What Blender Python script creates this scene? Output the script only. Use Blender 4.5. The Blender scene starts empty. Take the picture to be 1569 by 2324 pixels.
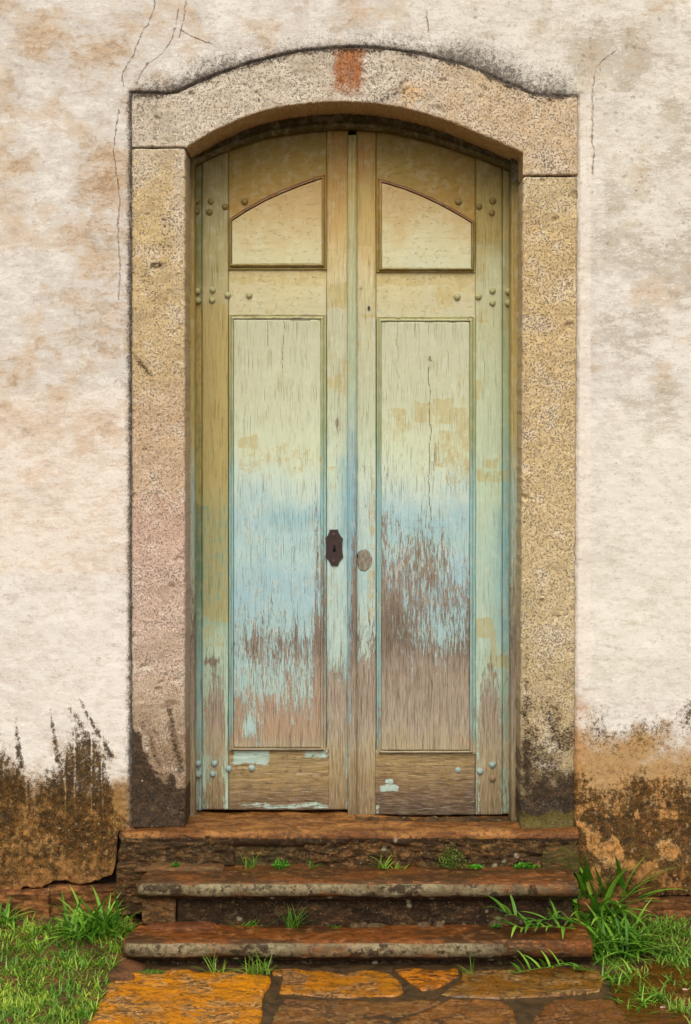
import bpy, bmesh, math, random
import numpy as np
from mathutils import Vector, Matrix, Euler

random.seed(7); RNG = np.random.default_rng(7)
scene = bpy.context.scene
COL = scene.collection

# ------------------------------------------------------------------ camera, light, exposure
F, D, CX, CY, H = 3520.0, 5.5, 805.0, 1015.0, 1.74   # focal (survey units), distance, vanishing point, eye height
cam = bpy.data.cameras.new('camera'); camo = bpy.data.objects.new('camera', cam); COL.objects.link(camo)
camo.location = (0, -D, H); camo.rotation_euler = (math.radians(90), 0, 0)
cam.sensor_fit = 'HORIZONTAL'; cam.sensor_width = 36; cam.lens = 36 * F / 1569.0
cam.shift_x = -(CX - 784.5) / 1569.0; cam.shift_y = -(1162.0 - CY) / 1569.0
cam.clip_start = 0.05; cam.clip_end = 500
scene.camera = camo

SUN_EL, SUN_AZ = math.radians(50), math.radians(184)   # high, straight in front of the wall
world = bpy.data.worlds.new('World'); scene.world = world; world.use_nodes = True
wt = world.node_tree; wt.nodes.clear()
sky = wt.nodes.new('ShaderNodeTexSky'); sky.sky_type = 'NISHITA'; sky.sun_disc = False
sky.sun_elevation = SUN_EL; sky.sun_rotation = SUN_AZ; sky.air_density = 1.0; sky.dust_density = 5.0; sky.ozone_density = 0.6
hs = wt.nodes.new('ShaderNodeHueSaturation'); hs.inputs['Saturation'].default_value = 0.12
bg = wt.nodes.new('ShaderNodeBackground'); bg.inputs['Strength'].default_value = 0.13
wo = wt.nodes.new('ShaderNodeOutputWorld')
tintn = wt.nodes.new('ShaderNodeMix'); tintn.data_type = 'RGBA'; tintn.blend_type = 'MULTIPLY'; tintn.inputs[0].default_value = 1; tintn.inputs[7].default_value = (1.0, .965, .915, 1)   # warm overcast
wt.links.new(sky.outputs[0], hs.inputs['Color']); wt.links.new(hs.outputs[0], tintn.inputs[6]); wt.links.new(tintn.outputs[2], bg.inputs[0]); wt.links.new(bg.outputs[0], wo.inputs[0])
sl = bpy.data.lights.new('sun', 'SUN'); sl.energy = 1.1; sl.angle = math.radians(50); sl.color = (1.0, 0.94, 0.83)
so = bpy.data.objects.new('sun', sl); COL.objects.link(so)
sd = Vector((math.sin(SUN_AZ) * math.cos(SUN_EL), math.cos(SUN_AZ) * math.cos(SUN_EL), math.sin(SUN_EL)))
so.rotation_euler = sd.to_track_quat('Z', 'Y').to_euler(); so.location = sd * 20
scene.view_settings.view_transform = 'Standard'; scene.view_settings.look = 'None'
scene.view_settings.exposure = 0.38; scene.view_settings.gamma = 1; scene.view_settings.use_curve_mapping = False
scene.render.engine = 'CYCLES'

# ------------------------------------------------------------------ small helpers
def hexc(h):
    h = h.lstrip('#'); c = [int(h[i:i + 2], 16) / 255 for i in (0, 2, 4)]
    return tuple(((x / 12.92) if x <= .04045 else ((x + .055) / 1.055) ** 2.4) for x in c)
def W(u, v, Y):                       # survey units on the plane at depth Y -> world
    k = (D + Y) / F
    return (u - CX) * k, H - (v - CY) * k
def WG(u, v, z=0.0):                  # survey units on the level z -> world
    dep = (H - z) * F / (v - CY)
    return ((u - CX) * dep / F, dep - D, z)
_tab = RNG.random((256, 256)).astype(np.float32)
def vnoise(x, y, seed=0):
    x = np.asarray(x, float) + seed * 17.31; y = np.asarray(y, float) + seed * 9.77
    xi = np.floor(x).astype(int); yi = np.floor(y).astype(int); fx = x - xi; fy = y - yi
    fx = fx * fx * (3 - 2 * fx); fy = fy * fy * (3 - 2 * fy)
    a = _tab[xi & 255, yi & 255]; b = _tab[(xi + 1) & 255, yi & 255]; c = _tab[xi & 255, (yi + 1) & 255]; d = _tab[(xi + 1) & 255, (yi + 1) & 255]
    return (a * (1 - fx) + b * fx) * (1 - fy) + (c * (1 - fx) + d * fx) * fy
def fbm(x, y, o=4, seed=0, g=.5):
    s = 0; a = 1; t = 0
    for i in range(o):
        s = s + a * vnoise(np.asarray(x) * 2 ** i, np.asarray(y) * 2 ** i, seed + i * 3); t += a; a *= g
    return s / t
def sst(x, a, b):
    t = np.clip((x - a) / (b - a), 0, 1); return t * t * (3 - 2 * t)
def blob(u, v, x, y, rx, ry):
    return np.exp(-(((u - x) / rx) ** 2 + ((v - y) / ry) ** 2))
def box(u, v, x0, y0, x1, y1, s=3.0):
    return sst(u, x0 - s, x0 + s) * (1 - sst(u, x1 - s, x1 + s)) * sst(v, y0 - s, y0 + s) * (1 - sst(v, y1 - s, y1 + s))
def segd(u, v, x0, y0, x1, y1):
    dx, dy = x1 - x0, y1 - y0; t = np.clip(((u - x0) * dx + (v - y0) * dy) / (dx * dx + dy * dy), 0, 1)
    return np.hypot(u - x0 - t * dx, v - y0 - t * dy), t
def polyd(u, v, pts):
    d = np.full(np.shape(u), 1e9)
    for a, b in zip(pts[:-1], pts[1:]): d = np.minimum(d, segd(u, v, *a, *b)[0])
    return d
def interp(x, pts):
    return np.interp(x, [p[0] for p in pts], [p[1] for p in pts])
def cinterp(v, stops):                # stops [(v, '#hex')] -> rgb
    xs = [s[0] for s in stops]; cs = np.array([hexc(s[1]) for s in stops])
    return np.stack([np.interp(v, xs, cs[:, i]) for i in range(3)], -1)
def cmix(a, b, m):
    b = np.asarray(b, float)
    return a * (1 - m[..., None]) + b * m[..., None]

def tag(o, label=None, cat=None, group=None, kind=None):
    if label: o['label'] = label
    if cat: o['category'] = cat
    if group: o['group'] = group
    if kind: o['kind'] = kind
    return o
def empty(name, loc, label, cat, group=None):
    o = bpy.data.objects.new(name, None); COL.objects.link(o); o.location = loc; o.empty_display_size = .1
    return tag(o, label, cat, group)
def link(name, me, mat=None, parent=None, loc=None):
    o = bpy.data.objects.new(name, me); COL.objects.link(o)
    if mat and not me.materials: me.materials.append(mat)
    if parent:
        o.parent = parent; o.matrix_parent_inverse = Matrix.Translation(-Vector(parent_loc(parent)))
    return o
def parent_loc(p):
    v = Vector((0, 0, 0)); q = p
    while q:
        v = v + q.location
        if q.parent: v = v + q.matrix_parent_inverse.translation
        q = q.parent
    return v
def raw_mesh(name, co, quads, attrs=None, smooth=True):
    co = np.asarray(co, np.float32); quads = np.asarray(quads, np.int32)
    me = bpy.data.meshes.new(name); n = len(quads); k = quads.shape[1]
    me.vertices.add(len(co)); me.vertices.foreach_set('co', co.ravel())
    me.loops.add(n * k); me.loops.foreach_set('vertex_index', quads.ravel())
    me.polygons.add(n); me.polygons.foreach_set('loop_start', np.arange(0, n * k, k, dtype=np.int32))
    try: me.polygons.foreach_set('loop_total', np.full(n, k, np.int32))
    except Exception: pass
    me.polygons.foreach_set('use_smooth', np.full(n, smooth, bool))
    for an, av in (attrs or {}).items():
        a = me.attributes.new(an, 'FLOAT_COLOR', 'POINT'); v4 = np.ones((len(co), 4), np.float32)
        v4[:, :av.shape[1]] = av; a.data.foreach_set('color', v4.ravel())
    me.update(calc_edges=True); me.validate()
    return me
def grid_quads(n, m, off=0):
    i, j = np.meshgrid(np.arange(n - 1), np.arange(m - 1), indexing='ij'); a = i * m + j
    return np.stack([a, a + 1, a + m + 1, a + m], -1).reshape(-1, 4) + off
def block(name, U, V, Yf, Yb, mat, parent=None, disp=None, attrs=None, bev=3.0, bevd=.004, keep=None, steps=(.004, .02)):
    """stone or board: a relief front (grid in survey units) and sides running back to Yb"""
    n, m = U.shape
    X, Z = W(U, V, Yf); Y = np.full_like(X, Yf)
    if disp is not None: Y = Y + disp(U, V)
    A = attrs(U, V) if attrs else {}
    for s in (0, -1):
        Y[s, :] += bevd; Y[:, s] += bevd
    P = np.stack([X, Y, Z], -1).reshape(-1, 3)
    q = grid_quads(n, m)
    if keep is not None:
        kk = keep((U[:-1, :-1] + U[1:, 1:]) / 2, (V[:-1, :-1] + V[1:, 1:]) / 2).reshape(-1); q = q[kk]
    idx = np.arange(n * m).reshape(n, m)
    loop = np.concatenate([idx[:, 0], idx[-1, 1:], idx[-2::-1, -1], idx[0, -2:0:-1]])
    L = len(loop); co = [P]; qs = [q]; prev = loop; base = n * m; At = {k: [v.reshape(n * m, -1)] for k, v in A.items()}
    ys = [s for s in steps] + [None]
    for s in ys:
        ring = P[loop].copy(); ring[:, 1] = Yb if s is None else np.minimum(ring[:, 1] + s, Yb)
        co.append(ring); new = np.arange(L) + base; base += L
        qs.append(np.stack([prev, np.roll(prev, -1), np.roll(new, -1), new], -1)); prev = new
        for k in At: At[k].append(A[k].reshape(n * m, -1)[loop])
    me = raw_mesh(name, np.concatenate(co), np.concatenate(qs), {k: np.concatenate(v) for k, v in At.items()})
    return link(name, me, mat, parent)
def rect_uv(x0, y0, x1, y1, step, jit=0.0, seed=0):
    n = max(3, int(abs(x1 - x0) / step) + 2); m = max(3, int(abs(y1 - y0) / step) + 2)
    u = np.linspace(x0, x1, n); v = np.linspace(y0, y1, m); U, V = np.meshgrid(u, v, indexing='ij')
    if jit:
        wL = np.clip(1 - (U - x0) / 12, 0, 1); wR = np.clip(1 - (x1 - U) / 12, 0, 1)
        wT = np.clip(1 - (V - y0) / 12, 0, 1); wB = np.clip(1 - (y1 - V) / 12, 0, 1)
        U = U + jit * (wL * (fbm(V / 25, V * 0 + 3, 4, seed) - .5) + wR * (fbm(V / 25, V * 0 + 8, 4, seed) - .5))
        V = V + jit * (wT * (fbm(U / 25, U * 0 + 13, 4, seed) - .5) + wB * (fbm(U / 25, U * 0 + 18, 4, seed) - .5))
    return U, V
def col_uv(us, top, bot, m):
    us = np.asarray(us, float); t = np.linspace(0, 1, m)
    U = np.repeat(us[:, None], m, 1); tp = top(us)[:, None]; bt = bot(us)[:, None]
    return U, tp + (bt - tp) * t[None, :]

# ------------------------------------------------------------------ shader-node mini language
class S:
    T = None
    def __init__(s, o): s.o = o
    def _b(a, op, b=None, rev=False):
        n = S.T.nodes.new('ShaderNodeMath'); n.operation = op
        x, y = (b, a) if rev else (a, b)
        for i, q in enumerate((x, y)):
            if q is None: continue
            if isinstance(q, S): S.T.links.new(q.o, n.inputs[i])
            else: n.inputs[i].default_value = q
        return S(n.outputs[0])
    def __add__(a, b): return a._b('ADD', b)
    __radd__ = __add__
    def __sub__(a, b): return a._b('SUBTRACT', b)
    def __rsub__(a, b): return a._b('SUBTRACT', b, True)
    def __mul__(a, b): return a._b('MULTIPLY', b)
    __rmul__ = __mul__
    def __truediv__(a, b): return a._b('DIVIDE', b)
    def abs(a): return a._b('ABSOLUTE')
    def pow(a, b): return a._b('POWER', b)
    def max(a, b): return a._b('MAXIMUM', b)
    def min(a, b): return a._b('MINIMUM', b)
def lk(i, q):
    if isinstance(q, S): S.T.links.new(q.o, i)
    elif q is not None: i.default_value = q
def ss(x, a, b, lo=0.0, hi=1.0):
    n = S.T.nodes.new('ShaderNodeMapRange'); n.interpolation_type = 'SMOOTHSTEP'
    lk(n.inputs[0], x); n.inputs[1].default_value = a; n.inputs[2].default_value = b; n.inputs[3].default_value = lo; n.inputs[4].default_value = hi
    return S(n.outputs[0])
def c4(c):
    if isinstance(c, S): return c
    if isinstance(c, str): c = hexc(c)
    return (*c, 1)
def mix(a, b, f, mode='MIX'):
    n = S.T.nodes.new('ShaderNodeMix'); n.data_type = 'RGBA'; n.blend_type = mode
    lk(n.inputs[0], f); lk(n.inputs[6], c4(a)); lk(n.inputs[7], c4(b)); return S(n.outputs[2])
def pos(sx=1, sy=1, sz=1, off=(0, 0, 0), obj=False):
    if obj: g = S.T.nodes.new('ShaderNodeTexCoord').outputs['Object']
    else: g = S.T.nodes.new('ShaderNodeNewGeometry').outputs['Position']
    m = S.T.nodes.new('ShaderNodeMapping'); S.T.links.new(g, m.inputs[0])
    m.inputs['Scale'].default_value = (sx, sy, sz); m.inputs['Location'].default_value = off
    return S(m.outputs[0])
def noise(vec, scale, det=4, rough=.55, dist=0.0):
    n = S.T.nodes.new('ShaderNodeTexNoise'); lk(n.inputs['Vector'], vec)
    n.inputs['Scale'].default_value = scale; n.inputs['Detail'].default_value = det; n.inputs['Roughness'].default_value = rough
    n.inputs['Distortion'].default_value = dist; return S(n.outputs[0])
def noisec(vec, scale, det=2):
    n = S.T.nodes.new('ShaderNodeTexNoise'); lk(n.inputs['Vector'], vec); n.inputs['Scale'].default_value = scale; n.inputs['Detail'].default_value = det
    return S(n.outputs[1])
def warp(vec, scale, amt):
    nc = noisec(vec, scale); a = S.T.nodes.new('ShaderNodeVectorMath'); a.operation = 'SCALE'; lk(a.inputs[0], nc); a.inputs['Scale'].default_value = amt
    b = S.T.nodes.new('ShaderNodeVectorMath'); b.operation = 'ADD'; lk(b.inputs[0], vec); S.T.links.new(a.outputs[0], b.inputs[1]); return S(b.outputs[0])
def voro(vec, scale, out='Distance', rand=1.0, feature='F1'):
    n = S.T.nodes.new('ShaderNodeTexVoronoi'); n.feature = feature; lk(n.inputs['Vector'], vec); n.inputs['Scale'].default_value = scale
    n.inputs['Randomness'].default_value = rand; return S(n.outputs[out])
def attr(name):
    n = S.T.nodes.new('ShaderNodeAttribute'); n.attribute_name = name
    sp = S.T.nodes.new('ShaderNodeSeparateColor'); S.T.links.new(n.outputs['Color'], sp.inputs[0])
    return S(n.outputs['Color']), S(sp.outputs[0]), S(sp.outputs[1]), S(sp.outputs[2]), S(n.outputs['Alpha'])
def sepz(which):
    g = S.T.nodes.new('ShaderNodeNewGeometry'); s = S.T.nodes.new('ShaderNodeSeparateXYZ')
    S.T.links.new(g.outputs['Normal' if which.startswith('n') else 'Position'], s.inputs[0]); return S(s.outputs[{'x': 0, 'y': 1, 'z': 2}[which[-1]]])
def objrand():
    n = S.T.nodes.new('ShaderNodeObjectInfo'); return S(n.outputs['Random'])
def sepc(c):
    sp = S.T.nodes.new('ShaderNodeSeparateColor'); lk(sp.inputs[0], c); return [S(sp.outputs[i]) for i in range(3)]
def begin(name):
    m = bpy.data.materials.new(name); m.use_nodes = True; m.node_tree.nodes.clear(); S.T = m.node_tree; return m
def finish(color, rough=.8, height=None, hd=.002, hs_=1.0, spec=.3, trans=None, metal=0.0, coat=None):
    t = S.T; p = t.nodes.new('ShaderNodeBsdfPrincipled'); o = t.nodes.new('ShaderNodeOutputMaterial')
    lk(p.inputs['Base Color'], c4(color)); lk(p.inputs['Roughness'], rough); lk(p.inputs['Metallic'], metal); lk(p.inputs['Specular IOR Level'], spec)
    if coat is not None: lk(p.inputs['Coat Weight'], coat); p.inputs['Coat Roughness'].default_value = .12
    if height is not None:
        b = t.nodes.new('ShaderNodeBump'); b.inputs['Distance'].default_value = hd; b.inputs['Strength'].default_value = hs_
        lk(b.inputs['Height'], height); t.links.new(b.outputs[0], p.inputs['Normal'])
    t.links.new(p.outputs[0], o.inputs[0]); return p

# ------------------------------------------------------------------ materials
def mat_wall():
    m = begin('old_plaster')
    P = pos(); tint, _, _, _, _ = attr('tint'); _, dark, och, spot, grey = attr('mask'); _, crk, foot, dbase, _ = attr('crack')
    fine = noise(P, 190, 5, .78); mid = noise(P, 60, 8, .76); brush = noise(pos(20, 20, 75), 3.0, 8, .76, .4); big = noise(P, 9, 5, .6); drip = noise(pos(30, 30, 7), 2.4, 6, .7)
    nf = 1 - foot
    bc = noise(pos(4, 4, 13), 3.4, 9, .74, .5); md = noise(pos(1, 1, 1.4), 13, 9, .76, .3); bs = noise(P, 3.0, 4, .5)
    w = bc * .55 + md * .45 + (fine - .5) * .38 + (brush - .5) * .35 + och * .26 + (bs - .5) * .25
    col = mix(tint, '#e3dfd7', ss(w, .545, .47) * .60 * nf)
    col = mix(col, '#bfa98e', ss(w, .57, .70) * .62 * nf)
    col = mix(col, mix('#ad8f6c', '#937350', ss(fine, .42, .6)), ss(w, .68, .82) * .75 * nf)
    fl = ss(noise(pos(1, 1, 1.2), 13, 9, .8, .2) + (och - .5) * .16 + (fine - .5) * .12, .545, .56)
    col = mix(col, '#bda384', fl * .34 * nf)
    col = mix(col, '#a39078', ss(brush * .6 + mid * .4 + (fine - .5) * -.7 + (bc - .5) * .5, .56, .64) * .45 * nf)
    ln = (noise(pos(14, 14, 70), 4, 3, .5, 1.2) - .5).abs()
    col = mix(col, '#8d7358', ss(ln, .006, .0) * ss(big, .5, .62) * .4 * nf)
    W1 = warp(P, 60, .02); vs = voro(W1, 34); vr = sepc(voro(W1, 34, 'Color'))[0]
    col = mix(col, '#7f7462', ss(vs + (fine - .5) * .6, .32, .10) * ss(vr + spot, 1.02, 1.25) * .55)
    pit = ss(noise(P, 140, 5, .7) + (mid - .5) * .4, .62, .70)
    col = mix(col, '#6b5a48', pit * (spot * 1.2 + .35) * nf)
    gm = ss(grey + (fine - .5) * 1.5 + (mid - .5) * 1.2 + (drip - .5) * .5, .22, .95)
    col = mix(col, mix('#989186', '#4a433a', ss(fine + (mid - .5) + grey * .25 - .15, .46, .62)), gm * .88)
    # foot of the wall: ochre wash with brown grains
    col = mix(col, '#6f5230', ss(mid + (fine - .5) * 1.2 + (md - .5) * .8, .50, .60) * foot * .62)
    col = mix(col, '#c9965a', ss(noise(P, 75, 7, .74, .5) + (fine - .5) * .8, .55, .64) * foot * .55)
    dm = ss(dark + (mid - .5) * 2.0 + (fine - .5) * 1.5 + (noise(P, 26, 5, .7, .5) - .5) * .9 + (drip - .5) * .8, .32, .80)
    dcol = mix('#2b1e11', '#4f3818', ss(noise(P, 28, 6, .7) + (fine - .5) * .6, .44, .6))
    dcol = mix(dcol, '#6f592a', ss(mid + (fine - .5) * .6, .54, .66) * .6)
    dcol = mix(dcol, '#7d4f26', ss(noise(P, 42, 6, .72, .6) + (fine - .5) * .7, .54, .64) * dbase * .9)
    col = mix(col, dcol, dm * .96)
    lich = voro(P, 60); lr = sepc(voro(P, 60, 'Color'))[1]
    col = mix(col, '#b5a585', ss(lich + (fine - .5) * .5, .22, .1) * ss(lr, .93, .95) * dm * .8)
    col = mix(col, '#c99a62', ss(noise(P, 210, 4, .65), .62, .68) * (dm * .35 + foot * .25))
    cm = ss(crk + (fine - .5) * 1.1 + (mid - .5) * .8, .45, 1.0); col = mix(col, '#7d6048', cm * .8)
    h = mid * .6 + fine * .45 + brush * .12 - cm * .8 - dm * .1 - fl * .18
    finish(col, .92, h, .0036, .9, .15); return m
def mat_stone():
    m = begin('weathered_granite')
    P = pos(); tint, _, _, _, _ = attr('tint'); _, dark, pitd, rust, moss = attr('mask')
    f1 = noise(P, 260, 5, .78); f2 = noise(pos(1, 1, 1.3), 105, 7, .76, .3); f3 = noise(pos(1, 1, 1.6), 26, 7, .68)
    col = mix(tint, '#ecdfca', ss(f2 * .6 + f1 * .4, .49, .58) * .6)
    col = mix(col, '#a8824e', ss(f3 + (f1 - .5) * .9, .52, .68) * .35)
    col = mix(col, '#cdbfae', ss(noise(P, 60, 6, .7) + (f1 - .5) * .5, .56, .66) * .4)
    pv = voro(warp(P, 90, .008), 165); bl = noise(P, 8, 6, .68)
    col = mix(col, '#e0d6c6', ss(bl + (f1 - .5) * .5, .52, .60) * .38); col = mix(col, '#9c8d74', ss(bl + (f1 - .5) * .5, .47, .40) * .38)
    pits = ss(pv - (f2 - .5) * 2.2 - pitd * .16 + .06 - (bl - .5) * .7, .32, .16)
    col = mix(col, '#5a4831', pits * .62)
    rm = ss(rust + (f2 - .5) * 1.4 + (f3 - .5) * .9 + (f1 - .5) * 1.1, .25, 1.05)
    col = mix(col, mix('#a9611c', '#7d4210', ss(noise(pos(9, 9, 1.2), 20, 5, .7) + (f1 - .5) * .8, .45, .62)), rm * .86)
    dm = ss(dark + (f2 - .5) * 1.9 + (f1 - .5) * 1.5 + (f3 - .5) * .6, .34, .78)
    col = mix(col, mix('#261c14', '#4c3a2a', ss(f3 + (f1 - .5) * .7, .45, .62)), dm * .93)
    mm = ss(moss + (f3 - .5) * 1.4 + (f1 - .5) * 1.2, .45, .8)
    col = mix(col, '#665c26', mm * .7)
    lv = voro(P, 42); lr = sepc(voro(P, 42, 'Color'))[1]
    col = mix(col, '#c2b596', ss(lv + (f1 - .5) * .5, .16, .07) * ss(lr, .9, .92) * dm)
    h = f2 * .5 + f1 * .5 - pits * .8
    finish(col, .9, h, .0042, 1.0, .2); return m
def mat_door(horizontal=False, name='peeling_paint'):
    m = begin(name)
    sx, sz = (7, 70) if horizontal else (70, 7)
    P = pos(); paint, _, _, _, _ = attr('paint'); wood, _, _, _, _ = attr('wood'); _, peel, och, crk, scuff = attr('mask')
    G = pos(sx * (1.5 if not horizontal else .5), 20, sz * (.45 if not horizontal else 1.5)); G2 = pos(sx * (3.6 if not horizontal else .8), 20, sz * (.8 if not horizontal else 3.6))
    g1 = noise(G, 3.0, 6, .66, .15); g2 = noise(G2, 3.5, 5, .65); streak = noise(pos(sx * 2.3, 10, sz * 2.2), 2.0, 8, .78, .2) * .72 + noise(pos(sx * .5, 10, sz * .6), 2.0, 5, .7, .4) * .28
    f = noise(P, 360, 4, .7); mid = noise(P, 26, 6, .66)
    wc = mix(wood, '#5d4a38', ss(g1, .50, .61) * .7)
    wc = mix(wc, '#cfc3ae', ss(g2, .5, .64) * .45)
    wc = mix(wc, '#33261a', ss(noise(pos(sx * 2.6, 20, sz * .8), 2.6, 5, .65), .60, .68) * .65)
    pc = mix(paint, '#e2e2cc', ss(mid + (f - .5) * .5, .48, .66) * .16)
    pc = mix(pc, '#a89c68', ss(noise(pos(9, 9, 4.5), 2.6, 7, .7) + (f - .5) * .2, .53, .68) * .30)
    om = ss(och + (noise(pos(40, 10, 16), 2, 7, .72) - .5) * 1.8 + (mid - .5) * 1.4 + (f - .5) * .5, .34, .72)
    pc = mix(pc, mix('#b5a466', '#ac9652', ss(mid, .4, .6)), om * .52)
    pc = mix(pc, '#6c5c3c', ss(f + (mid - .5) * .3, .66, .73) * .35)
    pk = ss(peel * 1.06 - .03 - ((streak - .5) * 3.6 + .5) - (f - .5) * .45, -.06, .04)
    under = mix('#bd8c6a', '#a08068', ss(noise(P, 40, 5, .7), .42, .6))
    ue = ss(peel * 1.06 + .05 - ((streak - .5) * 3.6 + .5) - (f - .5) * .45, -.06, .04) * ss(mid + scuff * .2 - .1, .46, .56)
    col = mix(pc, under, ue * .6)
    col = mix(col, mix(wc, under, ss(noise(pos(sx * .5, 8, sz * .7), 3, 6, .7) + scuff * .22 - .08, .56, .66) * .42), pk)
    hair = ss(noise(pos(sx * 4, 20, sz * .55), 2.2, 4, .55), .60, .66)
    col = mix(col, '#54442f', hair * ss(peel, .01, .3) * .6 * (1 - pk * .6))
    hl2 = ss(noise(pos(sx * 5, 20, sz * .3), 2.0, 3, .5), .60, .66); col = mix(col, '#8a8560', hl2 * .32 * ss(peel, .0, .15, .25, 1.0) * (1 - pk))
    cm = ss(crk + (f - .5) * .8, .45, .9); col = mix(col, '#5a4832', cm * .75)
    h = (1 - pk) * .55 + g1 * (pk * .9 + .15) + f * .15 - hair * .35 - cm * .6
    finish(col, ss(pk, 0, 1, .55, .85), h, .0032, 1.0, .25); return m
def mat_step(kind='tread'):
    m = begin('wet_step_stone' if kind == 'tread' else 'rough_riser_stone')
    P = pos(); tint, _, _, _, _ = attr('tint'); _, dark, lich, wet, moss = attr('mask')
    f1 = noise(P, 330, 5, .7); f2 = noise(P, 60, 6, .66, .5); lay = noise(pos(5, 8, 22), 4, 8, .72, 1.2)
    col = mix(tint, '#3f2714', ss(lay + (f1 - .5) * .4, .49, .57) * .65)
    col = mix(col, '#b9814f', ss(noise(pos(4, 5, 20), 6, 7, .72) + (f1 - .5) * .4, .54, .60) * .42)
    col = mix(col, '#1f150e', ss(f2 + (f1 - .5) * .8, .525, .58) * .6)
    col = mix(col, '#a5713f', ss(f1 + (f2 - .5) * .5, .60, .70) * .45)
    lm = ss(lich + (f2 - .5) * 1.3 + (f1 - .5) * 1.0, .38, .70)
    lcol = mix('#9c9272', '#6a6044', ss(f2 + (f1 - .5) * .8, .42, .58)); lcol = mix(lcol, '#33272a', ss(noise(P, 30, 6, .72, .4) + (f1 - .5) * .4, .54, .62) * .8)
    col = mix(col, lcol, lm * .9)
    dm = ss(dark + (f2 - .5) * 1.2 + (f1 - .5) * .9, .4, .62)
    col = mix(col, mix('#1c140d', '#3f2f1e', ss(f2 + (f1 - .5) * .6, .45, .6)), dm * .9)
    col = mix(col, '#7d6d4a', ss(noise(P, 38, 7, .74, .5) + (f1 - .5) * .6, .56, .64) * ss(dark, .3, .5) * .55)
    V1 = warp(P, 60, .012); vv = voro(V1, 26); vr = sepc(voro(V1, 26, 'Color'))
    sp = ss(vv + (f1 - .5) * .5, .30, .16) * ss(vr[0], .80, .84)
    col = mix(col, mix('#9c9878', '#b3a88c', f1), sp * ss(dark, .25, .6) * .75)
    sp2 = ss(voro(P, 90), .2, .12) * ss(sepc(voro(P, 90, 'Color'))[0], .86, .9)
    col = mix(col, '#a9a385', sp2 * ss(dark, .2, .5) * .7)
    mm = ss(moss + (f2 - .5) * 1.5 + (f1 - .5) * .5, .48, .72); col = mix(col, mix('#3d4314', '#5d5a26', f1), mm * .75)
    rgh = ss(wet + (f2 - .5) * .8, .3, .75, 85e-2, .3)
    h = lay * .5 + f2 * .7 + f1 * .7
    finish(col, rgh, h, .0055 if kind == 'tread' else .008, 1.0, .32 if kind == 'tread' else .2); return m
def mat_flag(c1, c2, c3, seed, name='wet_flagstone'):
    m = begin(name)
    P = pos(off=(seed * 3.1, seed * 1.7, 0)); Q = pos(4.2, 9, 4, off=(seed * 2.3, seed, 0))
    f1 = noise(P, 300, 5, .75); f2 = noise(Q, 4, 8, .72, 1.3); f3 = noise(P, 8, 6, .66, .8); f4 = noise(Q, 8, 7, .74, 1.6)
    col = mix(c1, c2, ss(f3 + (f2 - .5) * 1.0 + (f1 - .5) * .4, .50, .56)); col = mix(col, c3, ss(f2 + (f1 - .5) * .5, .515, .56) * .85)
    col = mix(col, '#c49660', ss(f4 + (f3 - .5) * .8 + (f1 - .5) * .4, .55, .60) * .55)
    col = mix(col, '#2a1709', ss(noise(Q, 9, 7, .75, 1.4) + (f1 - .5) * .5 + (f3 - .5) * .5, .515, .56) * .85)
    finish(col, ss(f3 + (f1 - .5) * .4, .4, .62, .14, .5), f2 * .9 + f4 * .5 + f1 * .5, .008, 1.0, .28, coat=ss(f3, .60, .45) * .35); return m
def mat_simple(name, c1, c2, scale, rough=.8, hd=.003, spec=.3, c3=None, sh=None):
    m = begin(name); P = pos(*(sh or (1, 1, 1))); a = noise(P, scale, 6, .65, .3); b = noise(P, scale * 7, 4, .7)
    col = mix(c1, c2, ss(a + (b - .5) * .5, .4, .62))
    if c3: col = mix(col, c3, ss(noise(P, scale * 2.7, 5, .7), .56, .66) * .7)
    finish(col, rough, a * .7 + b * .4, hd, .9, spec); return m
def mat_grass(name, c1, c2, c3, rough=.45):
    m = begin(name); _, r, t, _, _ = attr('leaf')
    oi = objrand(); col = mix(c1, c2, ss(r + (oi - .5) * .7, .15, .85)); col = mix(col, c3, ss(t, .55, 1.0) * ss(r, .45, .8) * .8)
    g = noise(pos(obj=True), 220, 3, .6); col = mix(col, '#2c5a10', ss(g, .5, .7) * .25)
    tr = S.T; p = tr.nodes.new('ShaderNodeBsdfPrincipled'); lk(p.inputs['Base Color'], col); p.inputs['Roughness'].default_value = rough; p.inputs['Specular IOR Level'].default_value = .35
    tl = tr.nodes.new('ShaderNodeBsdfTranslucent'); lk(tl.inputs[0], col); mx = tr.nodes.new('ShaderNodeMixShader'); mx.inputs[0].default_value = .3
    o = tr.nodes.new('ShaderNodeOutputMaterial'); tr.links.new(p.outputs[0], mx.inputs[1]); tr.links.new(tl.outputs[0], mx.inputs[2]); tr.links.new(mx.outputs[0], o.inputs[0]); return m

M_WALL = mat_wall(); M_STONE = mat_stone(); M_DV = mat_door(); M_DH = mat_door(True, 'peeling_paint_cross_grain')
M_TREAD = mat_step('tread'); M_RISER = mat_step('riser')
M_DARK = mat_simple('old_dark_masonry', '#2a2018', '#120d09', 30, .95)
M_IRON = mat_simple('brown_iron', '#37231f', '#2a1a18', 60, .5, .0008, .45)
M_HOLE = mat_simple('keyhole_black', '#070605', '#030303', 60, .9)
M_MORTAR = mat_simple('wet_mortar', '#4a3823', '#2f2416', 24, .35, .006, .45, '#5d4a33')
M_BARE = mat_simple('bare_grey_wood', '#8f887a', '#625b4e', 90, .85, .001, .2, '#a8a294', (2, 1, .5))

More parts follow.
